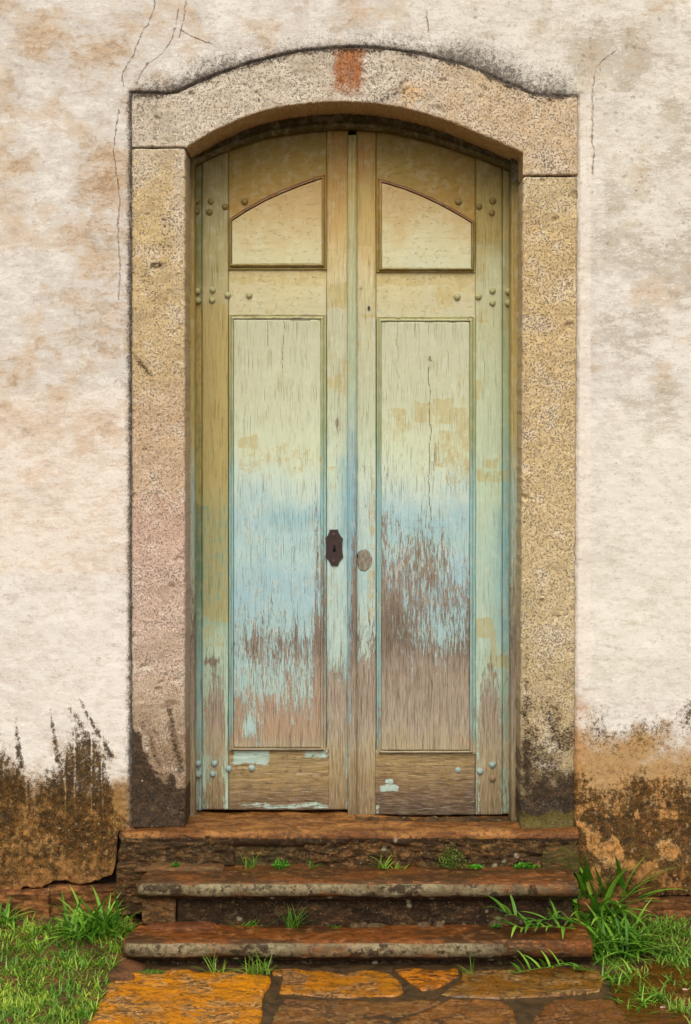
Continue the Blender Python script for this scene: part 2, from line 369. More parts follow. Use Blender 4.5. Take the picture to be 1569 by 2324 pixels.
def mat_ground():
    m = begin('reddish_earth'); P = pos(); a = noise(P, 14, 6, .65); b = noise(P, 120, 5, .7); c = noise(P, 400, 3, .6)
    col = mix('#4a2f1a', '#6d4627', ss(a, .42, .6)); col = mix(col, '#2a1b0f', ss(b, .52, .66) * .7); col = mix(col, '#94704e', ss(c, .64, .7) * .5)
    x = sepz('px'); wetr = ss(x, .8, 1.0) * ss(x, 1.6, 1.4)
    finish(mix(col, mix('#3a1f0a', '#4c2c10', a), wetr * .7), ss(a, .4, .6, .5, .9), a * .6 + b * .6, .012, .9, .35); return m
def mat_water():
    m = begin('muddy_water'); P = pos(5, 16, 5); a = noise(P, 3, 4, .55, .5); r = noise(pos(6, 40, 6), 4, 4, .6)
    finish(mix('#5a2f0a', '#3a1e07', ss(a, .4, .62)), .07, r, .004, .5, .6); return m
M_GROUND = mat_ground(); M_WATER = mat_water()
M_GRASS = mat_grass('tall_grass', '#4a7c20', '#86b83a', '#bcd45c')
M_LAWN = mat_grass('lawn_grass', '#5a8a24', '#a2c23e', '#d8cf5e')
M_WEED = mat_grass('weed_green', '#4c7c22', '#8cb040', '#bcb85c')
M_HERB = mat_grass('small_herb', '#2f7a10', '#4fa018', '#79b428')

# ------------------------------------------------------------------ surveyed curves (survey units)
OUT = [(298, 210), (340, 211), (385, 212), (405, 208), (430, 196), (465, 180), (500, 166), (560, 145), (620, 128), (700, 113), (790, 105), (870, 109), (950, 121), (1040, 143), (1100, 164), (1160, 191), (1190, 206), (1215, 215), (1235, 217), (1313, 218)]
INN = [(422, 337), (470, 305), (500, 290), (560, 263), (640, 242), (720, 233), (785, 230), (850, 234), (930, 248), (1000, 268), (1070, 296), (1130, 321), (1187, 347)]
HEAD = [(425, 385), (444, 372), (500, 345), (600, 310), (700, 295), (784, 290), (884, 297), (984, 321), (1084, 355), (1158, 384), (1180, 395)]
def smooth_curve(pts, k=6):
    xs = np.linspace(pts[0][0], pts[-1][0], 200); ys = interp(xs, pts); p = np.pad(ys, k, mode='edge'); ys2 = np.convolve(p, np.ones(2 * k + 1) / (2 * k + 1), 'valid')
    ys2[:3] = ys[:3]; ys2[-3:] = ys[-3:]
    return lambda u: np.interp(u, xs, ys2)
out_c = smooth_curve(OUT, 2); inn_c = smooth_curve(INN, 7); head_c = smooth_curve(HEAD, 5)
def right_outer(v): return 1313 - 8 * np.clip((v - 398) / 1480, 0, 1)
def right_inner(v): return 1187 - 6 * np.clip((v - 398) / 1480, 0, 1)

# ------------------------------------------------------------------ wall
YS = -0.008        # face of the dressed stone
def wall_sd(u, v):     # rough distance outside the surround outline (positive outside)
    top = out_c(np.clip(u, 298, 1313)) - v
    side = np.maximum(298 - u, u - right_outer(v))
    return np.where((top > 0) & (side > 0), np.hypot(top, side), np.maximum(top, side))
CRACKS = [[(352, 0), (350, 20), (338, 52), (322, 78), (310, 105), (304, 126), (292, 143), (282, 160), (278, 175), (282, 205)],
          [(405, 22), (402, 45), (394, 75), (388, 95), (372, 118), (352, 135), (334, 146), (322, 165), (310, 192)],
          [(424, 0), (420, 20), (418, 45), (412, 65), (408, 85)], [(412, 70), (440, 85), (480, 100)],
          [(270, 250), (262, 300), (258, 350), (266, 400), (272, 460), (268, 520), (273, 600), (270, 680)],
          [(968, 25), (970, 45), (973, 72)], [(1400, 115), (1370, 135), (1355, 155), (1348, 180), (1345, 215), (1346, 270), (1344, 320), (1349, 350), (1345, 395)],
          [(0, 117), (30, 118), (62, 116), (100, 120)], [(20, 942), (60, 936), (110, 940), (180, 938), (240, 941)], [(0, 1062), (60, 1065), (130, 1056)],
          [(1424, 130), (1450, 110), (1436, 40)], [(1336, 150), (1332, 260), (1337, 420)]]
def wall_disp(u, v):
    d = (fbm(u / 130, v / 130, 3, 1) - .5) * .014 + (fbm(u / 22, v / 22, 4, 5) - .5) * .0035
    sd_ = wall_sd(u, v) + (fbm(u / 14, v / 14, 3, 9) - .5) * 4
    d = d + .016 * np.exp(-(np.clip(sd_, 0, 99) / 3.0) ** 2) * np.where(u > 1000, .55, 1) - .002 * np.exp(-((sd_ - 14) / 9) ** 2)
    rough = sst(v, 1650, 1850)
    d = d + rough * (fbm(u / 10, v / 10, 4, 12) - .5) * .010 - .012 * sst(v, 1880, 2010)
    right = (u > 1340) & (v < 1560)
    d = d + np.where(u > 1330, -.004 * sst(u, 1338, 1352), 0)
    return d
def wall_attr(u, v):
    n1 = fbm(u / 160, v / 160, 4, 21); n2 = fbm(u / 60, v / 60, 4, 22); n3 = fbm(u / 26, v / 26, 4, 23)
    left = u < 700
    tint = np.zeros(u.shape + (3,)) + hexc('#cbc6be')
    tint = cmix(tint, hexc('#c9b59c'), sst(n2, .5, .72) * .6)
    tint = cmix(tint, hexc('#cdc8ba'), np.clip(sst(u, 800, 1000) * (1 - sst(v, 250, 900)) * .8, 0, 1))
    tint = cmix(tint, hexc('#d5cec6'), sst(v, 1100, 1450) * np.where(left, 1, .6))
    tint = cmix(tint, hexc('#b3ab9c'), sst(u, 1150, 1350) * sst(fbm(u / 90, v / 60, 4, 27), .50, .62) * (1 - sst(v, 950, 1100)) * .7)
    tint = cmix(tint, hexc('#d2d0c2'), sst(u, 1200, 1400) * sst(v, 800, 1100) * (1 - sst(v, 1500, 1650)) * .8)
    tint = cmix(tint, hexc('#d6c2ad'), np.where(left, 1, 0) * sst(v, 850, 930) * (1 - sst(v, 1290, 1310)) * .6)
    # ochre to brown colour of the foot
    foot = sst(v + (n2 - .5) * 160 + (n3 - .5) * 60, np.where(left, 1680, 1600), np.where(left, 1830, 1720))
    tint = cmix(tint, hexc('#a5834e'), foot * .9)
    tint = cmix(tint, hexc('#7d5f34'), foot * left * .8)
    tint = cmix(tint, hexc('#b07c42'), foot * np.where(left, .35, 1) * sst(v + (n2 - .5) * 200, 1740, 1860) * sst(n3, .35, .6) * .8)
    tint = cmix(tint, hexc('#7d532e'), sst(v + (n3 - .5) * 60, 1930, 2010) * .8)
    # rusty wash near the stone edges
    e = wall_sd(u, v)
    tint = cmix(tint, hexc('#b5814a'), np.exp(-(e / 22) ** 2) * sst(v + (n2 - .5) * 200, 1500, 1650) * .7 * (u > 1200))
    och = .12 + (n2 - .5) * 1.1 + (n1 - .5) * .9
    och = och + np.where(left, 0.12, -.14) + .25 * blob(u, v, 150, 60, 130, 70) + .38 * blob(u, v, 215, 470, 60, 110) + .38 * blob(u, v, 240, 250, 60, 140) + .3 * blob(u, v, 90, 380, 90, 45)
    och = och + .4 * blob(u, v, 1480, 45, 60, 60) + .25 * blob(u, v, 1480, 330, 90, 60) + .3 * blob(u, v, 180, 720, 110, 70) + .35 * blob(u, v, 800, 40, 40, 60) + .22 * blob(u, v, 1460, 840, 90, 70) + .25 * blob(u, v, 60, 960, 120, 30)
    och = och - .5 * sst(v, 960, 1150) - .25 * blob(u, v, 90, 600, 120, 90)
    och = och + .35 * blob(u, v, 290, 1560, 12, 60)
    strip = box(u + (n3 - .5) * 6, v, 1305, 214, 1341, 1540, 3); och = och - .5 * strip; tint = cmix(tint, hexc('#ddd3c6'), strip * .7)
    och = och - .25 * (u > 1340) * sst(v, 880, 980) * (1 - sst(v, 1500, 1600))
    spot = np.clip(.30 * sst(u, 900, 1100) * (1 - sst(v, 450, 1000)) + .0, 0, 1) * (0.6 + n2)
    # grey mildew over the arch; edge shading painted along the stone joint
    e2 = e + (n3 - .5) * 26
    up = (v < out_c(np.clip(u, 298, 1313)) + 8)
    band = np.exp(-(np.clip(e2, 0, 999) / 56) ** 1.2) * up * (.50 + .5 * np.exp(-((u - 440) / 110.) ** 2) + .45 * np.exp(-((u - 1110) / 130.) ** 2) + .12) * sst(u, 275, 320) * (1 - sst(u, 1290, 1345))
    ed = np.exp(-(np.clip(e + (n3 - .5) * 8, 0, 999) / 10) ** 1.5) * np.where(u > 1000, .22, .8) + .25 * np.exp(-(np.clip(e, 0, 99) / 26.) ** 2) * (u < 700)
    grey = np.clip(np.maximum(band, ed), 0, 1) + .16 * blob(u, v, 1100, 120, 200, 90) * (n2 > .3) + .12 * sst(u, 1100, 1300) * (1 - sst(v, 200, 600)) + .12 * blob(u, v, 1430, 760, 120, 200)
    # dark foot
    hl = interp(u, [(0, 1710), (40, 1745), (75, 1780), (100, 1765), (135, 1720), (160, 1685), (200, 1680), (225, 1700), (248, 1745), (262, 1850), (300, 1870)])
    hr = interp(u, [(1300, 1770), (1330, 1775), (1380, 1800), (1420, 1790), (1450, 1760), (1500, 1800), (1540, 1765), (1569, 1760), (1700, 1770)])
    hv = np.where(left, hl, hr)
    dark = sst(v + (n3 - .5) * 70 + (n2 - .5) * 50, hv - 90, hv + 70) * .88
    dark = dark * (1 - np.where(left, .30, .50) * sst(v, 1790, 1850) * sst(n2 + (n3 - .5) * .9, .50, .66))
    dark = dark * (1 - .42 * sst(v + (n3 - .5) * 50, np.where(left, 1940, 2000), np.where(left, 2000, 2080)))
    for (a, b, c, d_, w) in [(34, 1622, 46, 1740, 6), (115, 1612, 130, 1725, 5), (160, 1608, 215, 1700, 10), (180, 1588, 252, 1715, 6), (165, 1630, 190, 1740, 16), (240, 1700, 215, 1800, 20), (20, 1720, 60, 1790, 14)]:
        dd, t = segd(u, v, a, b, c, d_); dark = np.maximum(dark * 1.0, np.exp(-((dd + (n3 - .5) * 5) / (w * (.8 + .9 * t))) ** 2) * (.55 + .3 * t))
    for x in (58, 75, 146, 168, 206, 231):
        dark = dark * (1 - .45 * np.exp(-((u - x - (v - 1700) * .02 - (n2 - .5) * 10) / 1.8) ** 2) * (v < 1850) * (v > 1600))
    fuzz = .42 * blob(u, v, 1352, 1640, 42, 50) + .36 * blob(u, v, 1490, 1645, 90, 45) + .5 * blob(u, v, 1569, 1610, 24, 50) + .34 * blob(u, v, 1420, 1690, 120, 34)
    dark = np.maximum(dark, np.where(left, 0, fuzz * 1.0))
    cr = np.zeros(u.shape)
    uw = u + (fbm(u / 6, v / 6, 2, 41) - .5) * 5; vw = v + (fbm(u / 6, v / 6, 2, 43) - .5) * 5
    for i, p in enumerate(CRACKS):
        x0 = min(q[0] for q in p) - 20; x1 = max(q[0] for q in p) + 20; y0 = min(q[1] for q in p) - 20; y1 = max(q[1] for q in p) + 20
        w = (u > x0) & (u < x1) & (v > y0) & (v < y1)
        if w.any(): cr[w] = np.maximum(cr[w], np.exp(-(polyd(uw[w], vw[w], p) / 2.5) ** 2) * (.95 if i < 7 else .6))
    one = np.ones(u.shape)
    return {'tint': tint, 'mask': np.stack([dark, np.clip(och, 0, 1), spot, np.clip(grey, 0, 1)], -1), 'crack': np.stack([cr, np.clip(foot, 0, 1), sst(v, 1800, 1880), one], -1)}

def plaster_bottom(u):
    l = interp(u, [(-2000, 2030), (0, 2024), (40, 2022), (58, 2012), (95, 2016), (105, 2008), (125, 2000), (150, 1997), (175, 2008), (205, 2004), (240, 1992), (256, 1984), (264, 1960), (268, 1890), (1305, 1890), (1307, 2030), (1360, 2034), (1440, 2034), (1569, 2030), (3000, 2030)])
    return l + (fbm(np.asarray(u) / 9, np.asarray(u) * 0, 3, 3) - .5) * 7
def build_wall():
    t = empty('plastered_wall', (0, 0, .1), 'old limewashed plaster wall with ochre patches, cracks and a dark algae-stained foot', 'wall')
    st = 2.6
    us = np.concatenate([np.linspace(-4200, -60, 26)[:-1], np.arange(-60, 1640, st), np.linspace(1640, 5800, 26)[1:]])
    vt = np.concatenate([np.linspace(-1100, -20, 8)[:-1], np.arange(-20, 2030, st)])
    U = np.repeat(us[:, None], len(vt), 1); tt = (vt - vt[0]) / (vt[-1] - vt[0]); pb = plaster_bottom(us)
    w = sst(vt, 1860, vt[-1])[None, :]; V = vt[None, :] + w * (pb[:, None] - vt[-1])
    V = np.maximum.accumulate(V, axis=1)
    def keep(u, v):
        inside = (u > 305) & (u < 1298) & (v > out_c(np.clip(u, 298, 1313)) + 9)
        return ~inside
    o = block('plaster', U, V, 0.0, .12, M_WALL, t, wall_disp, wall_attr, keep=keep, bevd=.006)
    # masonry core behind the plaster, a closed shell round the doorway
    def core(x0, z0, x1, z1, y0=.03, y1=.75):
        bm = bmesh.new(); bmesh.ops.create_cube(bm, size=1); bmesh.ops.scale(bm, vec=(x1 - x0, y1 - y0, z1 - z0), verts=bm.verts)
        bmesh.ops.translate(bm, vec=((x0 + x1) / 2, (y0 + y1) / 2, (z0 + z1) / 2), verts=bm.verts)
        me = bpy.data.meshes.new('core_light_stop'); bm.to_mesh(me); bm.free(); return link('core_light_stop', me, M_DARK, t)
    core(-7.6, -.3, -.78, 3.1); core(.79, -.3, 7.6, 3.1); core(-7.6, 3.102, 7.6, 5.0)
    core(-.778, -.3, .788, 3.098, .62, .75)  # unseen slab added behind the doorway to keep light out
    return t
build_wall()

# ------------------------------------------------------------------ dressed stone surround
def stone_attr(kind):
    def f(u, v):
        n1 = fbm(u / 120, v / 160, 4, 61); n2 = fbm(u / 45, v / 45, 4, 62); n3 = fbm(u / 16, v / 16, 4, 63)
        tint = np.zeros(u.shape + (3,)) + hexc('#b9a68a'); dark = np.zeros(u.shape); pit = n2 * 1.0; rust = np.zeros(u.shape); moss = np.zeros(u.shape)
        if kind == 'lintel':
            tint = np.zeros(u.shape + (3,)) + hexc('#c6bba9')
            tint = cmix(tint, hexc('#c9ab7e'), sst(u + (n2 - .5) * 200, 900, 1100) * .65)
            top = out_c(u); dark = .62 * np.exp(-((v - top) / 9.) ** 2) + .38 * np.exp(-((v - top - 10) / 14.) ** 2) * sst(n2, .4, .6)
            rust = 1.0 * box(u + (n3 - .5) * 22, v + (n3 - .5) * 20, 755 - (v - 105) * .03, 60, 829, 216 + 0 * u, 16) * (1 - .35 * sst(v, 170, 225)) * (.72 + .5 * fbm(u / 7, v / 60, 3, 66))
            tint = cmix(tint, hexc('#cf9c4c'), blob(u, v, 935, 215, 26, 26) * (n3 > .42) * .9)
            dark = np.maximum(dark, .6 * np.exp(-(segd(u, v, 865, 228, 925, 200)[0] / 9) ** 2))
            dark = np.maximum(dark, .45 * blob(u, v, 1240, 370, 50, 30) * sst(n2, .4, .6) + .3 * blob(u, v, 320, 240, 30, 20))
            dark = np.maximum(dark, .9 * blob(u, v, 588, 227, 4, 5)); pit = .35 + n2 * .6; tint = cmix(tint, hexc('#b08c50'), np.exp(-((v - inn_c(np.clip(u, 422, 1187))) / 4.) ** 2) * (u > 421) * (u < 1188) * .8)
            moss = .35 * np.exp(-((v - inn_c(np.clip(u, 422, 1187)) + 3) / 8.) ** 2) * (u > 430) * (u < 1180)
        elif kind == 'left':
            tint = cinterp(v + (n2 - .5) * 90, [(334, '#bbab8e'), (420, '#c2aa78'), (700, '#c0a878'), (850, '#bba276'), (900, '#c0a480'), (1100, '#c1a68a'), (1200, '#c4a494'), (1450, '#bfa798'), (1600, '#ad9882'), (1700, '#8c735a')])
            tint = cmix(tint, hexc('#c7bba8'), np.clip(blob(u, v, 405, 450, 14, 160) + blob(u, v, 330, 380, 20, 40) * .7, 0, 1) * .7)
            dark = .40 * blob(u, v, 370, 500, 30, 100) * sst(n2, .40, .6) + .5 * blob(u, v, 355, 600, 30, 8) + .35 * blob(u, v, 330, 640, 30, 80) * sst(n2, .45, .6) + .4 * np.exp(-(segd(u, v, 300, 800, 345, 858)[0] / 7) ** 2) + .3 * blob(u, v, 330, 830, 30, 30)
            hv = interp(u, [(298, 1640), (315, 1650), (330, 1705), (352, 1740), (372, 1762), (392, 1755), (400, 1790), (425, 1800)])
            d2 = .85 * sst(v + (n3 - .5) * 50, hv - 18, hv + 22)
            uu = u + (n2 - .5) * 24; s = np.maximum(np.exp(-(segd(uu, v, 380, 1610, 416, 1750)[0] / 11) ** 2), .8 * np.exp(-(segd(uu, v, 322, 1640, 370, 1760)[0] / 9) ** 2)) * .62
            dark = np.maximum(np.maximum(dark, d2), s); dark = np.maximum(dark, .42 * np.exp(-((u - 300) / 5.) ** 2)) + .05
            moss = .4 * blob(u, v, 350, 1850, 40, 30); pit = n2 * .8 + .1
        else:
            tint = cinterp(v + (n2 - .5) * 120, [(398, '#c2af86'), (550, '#c4aa78'), (800, '#c6ad7c'), (1100, '#c7b081'), (1400, '#c2b086'), (1650, '#ae9b72'), (1800, '#6e5c3c')])
            dark = .34 * sst(v, 1380, 1600) * sst(n2 + (n3 - .5) * .7, .38, .60) + .30 * np.exp(-((u - 1195) / 9.) ** 2) * sst(v, 500, 700)
            dark = dark + .26 * sst(v, 1560, 1650); hv = interp(u, [(1180, 1800), (1230, 1745), (1260, 1770), (1305, 1740)])
            dark = np.maximum(dark, .88 * sst(v + (n3 - .5) * 60, hv - 30, hv + 30)); dark = np.maximum(dark, .45 * np.exp(-((u - right_outer(v)) / 4.) ** 2))
            moss = .85 * sst(v + (n3 - .5) * 30, 1835, 1860) + .25 * sst(v, 1700, 1850) * sst(n2, .4, .6); pit = .5 + n2 * .6; dark = dark * (1 - .4 * sst(v, 1850, 1870))
        return {'tint': tint, 'mask': np.stack([np.clip(dark, 0, 1), np.clip(pit, 0, 1), np.clip(rust, 0, 1), np.clip(moss, 0, 1)], -1)}
    return f
def stone_disp(seed, amp=1.0, carve=None):
    def f(u, v):
        d = .007 * sst(fbm(u / 30, v / 30, 4, seed + 9), .74, .84) * amp + (fbm(u / 60, v / 60, 3, seed) - .5) * .010 * amp + (fbm(u / 9, v / 9, 4, seed + 1) - .5) * .0045 * amp
        if carve is not None: d = d + carve(u, v)
        return d
    return f
sur = empty('stone_door_surround', (0, 0, .39), 'dressed stone doorway surround with a segmental arched lintel and rust stain at its crown', 'door surround')
us = np.concatenate([np.arange(299, 420, 2.6), np.arange(421.5, 1187, 2.6), [1187.0, 1187.6], np.arange(1190, 1312, 2.6), [1312.5]])
def lint_bot(u): return np.where(u < 421, 333.0, np.where(u > 1187.3, 397.0, inn_c(np.clip(u, 422, 1187))))
lw = lambda u: (fbm(u / 7, u * 0 + 2, 3, 71) - .5)
U, V = col_uv(us, lambda u: out_c(u) + 2 + lw(u) * 4, lambda u: lint_bot(u) + lw(u + 500) * 3, 50)
block('lintel_stone', U, V, YS - .002, .24, M_STONE, sur, stone_disp(31, 1.3), stone_attr('lintel'), steps=(.004, .012, .03, .06, .1, .15), bevd=.005)
def jamb_uv(l, r, t, b, seed):
    U, V = rect_uv(0, t, 1, b, 2.6); n = max(3, int(126 / 2.6)); s = np.linspace(0, 1, n); v = np.linspace(t, b, int((b - t) / 2.6))
    Sg, V = np.meshgrid(s, v, indexing='ij'); jl = (fbm(V / 12, V * 0, 4, seed) - .5) * 4; jr = (fbm(V / 12, V * 0 + 7, 4, seed) - .5) * 4
    L = l(V) + jl; R = r(V) + jr; rc = 9.0; k = np.clip(1 - (V - t) / rc, 0, 1) ** 2 * 5 + np.clip(1 - (b - V) / 14, 0, 1) ** 2 * 6
    return L + k + (R - L - 2 * k) * Sg, V
def carve_l(u, v):
    c = 1 - sst(segd(u + (fbm(u / 30, v / 30, 3, 2) - .5) * 26, v, 388, 1610, 414, 1740)[0], 4, 26); c2 = 1 - sst(segd(u + (fbm(u / 30, v / 30, 3, 2) - .5) * 26, v, 330, 1650, 375, 1740)[0], 3, 22)
    return .012 * c + .008 * c2 + .010 * sst(v, 1700, 1780) * sst(u, 300, 340)
U, V = jamb_uv(lambda v: 299 + 0 * v, lambda v: 420.5 + 0 * v, 336.5, 1881, 33)
block('jamb_stone', U, V, YS, .165, M_STONE, sur, stone_disp(36, 1.1, carve_l), stone_attr('left'), steps=(.004, .012, .04, .1), bevd=.006)
U, V = jamb_uv(right_inner, lambda v: right_outer(v) - 1, 400.5, 1887, 44)
block('jamb_stone', U, V, YS, .150, M_STONE, sur, stone_disp(46, 1.1), stone_attr('right'), steps=(.004, .012, .04, .1), bevd=.006)

# ------------------------------------------------------------------ door: shared painting of the weathered boards
OCH = [(542, 988, 585, 1018, 1), (545, 1012, 640, 1060, .55), (640, 1004, 735, 1050, .5), (540, 1040, 600, 1082, .6), (640, 1040, 720, 1075, .4),
       (882, 924, 923, 945, .9), (940, 912, 985, 958, 1), (985, 903, 1030, 962, 1), (1030, 925, 1066, 985, .9), (900, 945, 923, 1005, .8), (882, 955, 905, 1000, .5), (985, 975, 1068, 1062, .75), (1040, 860, 1068, 930, .55), (1010, 1050, 1066, 1100, .65), (925, 955, 1000, 975, .6),
       (1080, 865, 1094, 908, 1), (1097, 1042, 1130, 1064, .9), (1080, 1066, 1157, 1096, .9), (1080, 770, 1110, 778, .6), (1120, 884, 1157, 888, .5), (1082, 752, 1115, 775, .5),
       (1080, 1402, 1120, 1450, 1.1), (1112, 1430, 1128, 1515, .9), (1106, 1488, 1155, 1516, .9), (1080, 700, 1110, 735, .6),
       (459, 690, 521, 1150, 1.2), (444, 690, 460, 1150, .8), (459, 1150, 521, 1400, .8), (470, 1380, 521, 1412, .9), (462, 1420, 490, 1470, .7), (490, 1440, 512, 1466, .6),
       (742, 560, 775, 620, .6), (745, 640, 790, 700, .9), (742, 850, 790, 892, .75), (770, 810, 792, 860, .7), (742, 1060, 790, 1110, .45), (768, 1110, 788, 1130, .4),
       (810, 420, 853, 560, 1), (812, 712, 855, 722, .9), (812, 722, 822, 745, .8), (810, 765, 822, 800, .8), (836, 1085, 853, 1400, .65), (845, 400, 856, 720, .7),
       (520, 615, 742, 645, .75), (520, 690, 742, 712, .4), (600, 650, 640, 700, .3), (853, 620, 1078, 648, .8), (990, 650, 1030, 700, .8), (1030, 640, 1080, 665, .7), (853, 690, 1000, 712, .5), (853, 640, 880, 710, .5),
       (1080, 400, 1157, 545, .9), (1080, 560, 1105, 640, .7)]
def door_attr(part):
    def f(u, v):
        n1 = fbm(u / 70, v / 110, 4, 81); n2 = fbm(u / 22, v / 26, 4, 82); ns = fbm(u / 6, v / 45, 4, 83); nw = fbm(u / 30, v / 30, 3, 84)
        vv = v + (n1 - .5) * 130
        pc = cinterp(vv, [(250, '#96803c'), (400, '#a68548'), (520, '#bb9c60'), (620, '#c4b88c'), (760, '#b6b698'), (960, '#b4bca0'), (1080, '#bccab4'), (1180, '#afc3bc'), (1260, '#a9c0bc'), (1420, '#a9bfb8'), (1700, '#a2b8ac')])
        blue = np.zeros(u.shape)
        if part == 'panel':
            pc = cinterp(vv, [(700, '#b4b698'), (900, '#babfa2'), (1040, '#c2ccb0'), (1110, '#b6c8bc'), (1180, '#9fbcc0'), (1260, '#a6c2c0'), (1330, '#98b8c0'), (1420, '#9bbabc'), (1550, '#a0bcb8')])
            blue = .6 * box(u, v, 600, 1150, 740, 1200, 30) + .5 * box(u, v, 860, 1170, 1070, 1235, 25)
        if part == 'top_panel':
            pc = cinterp(vv + (u < 800) * -45, [(400, '#b89c68'), (470, '#bda876'), (540, '#c4be96'), (620, '#c2c3a4')])
        if part == 'rail_top':
            pc = cinterp(v + (n1 - .5) * 60, [(280, '#7f7640'), (360, '#94803f'), (480, '#a5843f')])
        if part == 'stile':
            lf = (u < 525)
            pc = np.where(lf[..., None], cinterp(vv, [(300, '#8d8454'), (640, '#aca274'), (760, '#a39464'), (1080, '#a09668'), (1160, '#84967a'), (1350, '#8a9c80'), (1430, '#a6bcA4'), (1600, '#a6bca8')]), pc)
            rt = u > 1078
            pc = np.where(rt[..., None], cinterp(vv, [(300, '#857a42'), (520, '#9a8a50'), (640, '#b4b48e'), (900, '#b4bea0'), (1100, '#b4c4a8'), (1250, '#a8c0b0'), (1600, '#a6bcaa')]), pc)
            blue = .95 * sst(u, 1100, 1150) * sst(v, 1120, 1200) * (1 - sst(v, 1440, 1490)) * rt + .9 * box(u, v, 768, 1040, 800, 1240, 16) + .5 * box(u, v, 812, 1255, 850, 1340, 14) * (n2 > .4) + .4 * sst(u, 770, 790) * (u < 800) * sst(v, 950, 1000)
        if part == 'astragal':
            pc = cinterp(vv, [(300, '#8d8a54'), (420, '#b09a5c'), (600, '#b2b48a'), (900, '#a8b8a0'), (1050, '#94b2b6'), (1250, '#85a9b8'), (1500, '#8aa8ac')]); blue = .5 * sst(v, 1000, 1100) * (1 - sst(v, 1300, 1500))
        if part == 'frame':
            pc = cinterp(vv, [(250, '#45421f'), (360, '#4f4a26'), (440, '#93804a'), (700, '#ab9354'), (1000, '#b0a26a'), (1120, '#9fb0a0'), (1500, '#a09c80'), (1800, '#8c8a70')])  # dark tones at the head paint in the shade under the arch
        if part == 'edge':
            pc = cinterp(vv, [(300, '#787545'), (560, '#7f8050'), (700, '#8d7c42'), (1120, '#7e7c4a'), (1220, '#64785c'), (1380, '#6f8a72'), (1480, '#7fa09a'), (1800, '#86aaa8')])
            pc = np.where((u > 900)[..., None], cinterp(vv, [(300, '#857a42'), (560, '#a0996a'), (900, '#98a680'), (1120, '#8aa9a0'), (1250, '#84a8a8'), (1450, '#88aaa6'), (1550, '#8ea893')]), pc)
        if part == 'mould':
            pc = cinterp(vv, [(400, '#a5803e'), (600, '#8f7d42'), (720, '#a5a375'), (1000, '#8f9c78'), (1150, '#8eb2b0'), (1700, '#86a8a2')])
        pc = cmix(pc, hexc('#80adb4'), np.clip(blue, 0, 1) * .65)
        och = np.zeros(u.shape)
        uw = u + (nw - .5) * 10; vw = v + (n2 - .5) * 12
        for (a, b, c, d, w) in OCH:
            if part in ('edge', 'frame') and a > 470 and c < 1100: continue
            och = np.maximum(och, w * box(uw, vw, a, b, c, d, 3))
        if part in ('panel',): och = och * .92 + .1 * sst(n1, .4, .7) * (v < 1060)
        och = och * .8
        # how much paint has gone
        pl = np.zeros(u.shape)
        if part == 'panel':
            L = interp(v, [(700, 0.0), (1060, .0), (1110, .12), (1250, .20), (1330, .18), (1400, .30), (1460, .42), (1510, .32), (1560, .42), (1600, .60), (1650, .88), (1690, 1.1), (1720, 1.2)])
            L = L + .35 * np.exp(-((u - 719) / 5.) ** 2) * sst(v, 1060, 1230) + .45 * np.exp(-((u - 722) / 8.) ** 2) * sst(v, 1380, 1480) + .3 * blob(u, v, 578, 1470, 14, 40) + .22 * blob(u, v, 665, 1480, 60, 50)
            L = L - .55 * blob(u, v, 565, 1655, 26, 34) - .4 * blob(u, v, 600, 1690, 20, 20) - .35 * blob(u, v, 665, 1637, 5, 9)
            R = interp(v, [(700, 0.02), (960, .02), (1010, .14), (1080, .22), (1150, .22), (1200, .28), (1260, .40), (1330, .48), (1400, .60), (1440, .70), (1480, .80), (1540, .93), (1600, 1.15), (1720, 1.2)])
            R = R - .28 * blob(u, v, 1000, 1440, 60, 50) - .15 * blob(u, v, 1040, 1250, 40, 90) + .25 * blob(u, v, 880, 1420, 20, 90) + .22 * np.exp(-((u - 870) / 7.) ** 2) * sst(v, 1150, 1200) + .3 * blob(u, v, 985, 1050, 8, 25) + .2 * blob(u, v, 965, 1270, 50, 60)
            for x in (935, 990, 1010, 960): R = R - .30 * np.exp(-((u - x) / 3.5) ** 2) * blob(u, v, x, 1530, 40, 50)
            pl = np.where(u < 800, L * .94, R * .96)
        if part == 'stile':
            c1 = np.exp(-((u - 490) / 22.) ** 2)
            L = interp(v, [(1380, .0), (1440, .12), (1500, .30), (1560, .42), (1600, .7), (1660, .9), (1690, .9), (1720, .55), (1760, .55), (1790, .8), (1850, .75)]) * (.45 + .75 * c1) + .6 * blob(u, v, 478, 1502, 16, 9)
            L = L * np.where(u > 512, .55, 1)
            C = interp(v, [(850, .02), (940, .05), (1000, .08), (1100, .12), (1300, .14), (1480, .25), (1540, .60), (1600, .85), (1680, 1.0), (1850, 1.05)]) + .55 * blob(u, v, 766, 960, 8, 22) + .2 * np.exp(-((u - 757) / 8.) ** 2) * sst(v, 1500, 1560)
            C = C - .55 * sst(v, 1650, 1700) * np.exp(-((u - 788) / 4.) ** 2)
            C2 = interp(v, [(1040, .05), (1060, .25), (1090, .18), (1200, .10), (1340, .22), (1420, .36), (1490, .5), (1530, .85), (1600, 1.05), (1850, 1.1)])
            R = interp(v, [(1350, .02), (1450, .10), (1500, .30), (1560, .55), (1620, .82), (1680, 1.0), (1850, 1.0)]) * (.4 + .8 * np.exp(-((u - 1112) / 20.) ** 2)) - .4 * blob(u, v, 1115, 1815, 4, 60)
            pl = np.where(u < 530, L, np.where(u < 800, C, np.where(u < 1000, C2, R)))
        if part == 'astragal': pl = interp(v, [(900, .03), (1030, .18), (1200, .30), (1290, .55), (1500, .8), (1650, .95), (1850, 1.1)]) * (.6 + .5 * sst(u, 794, 804))
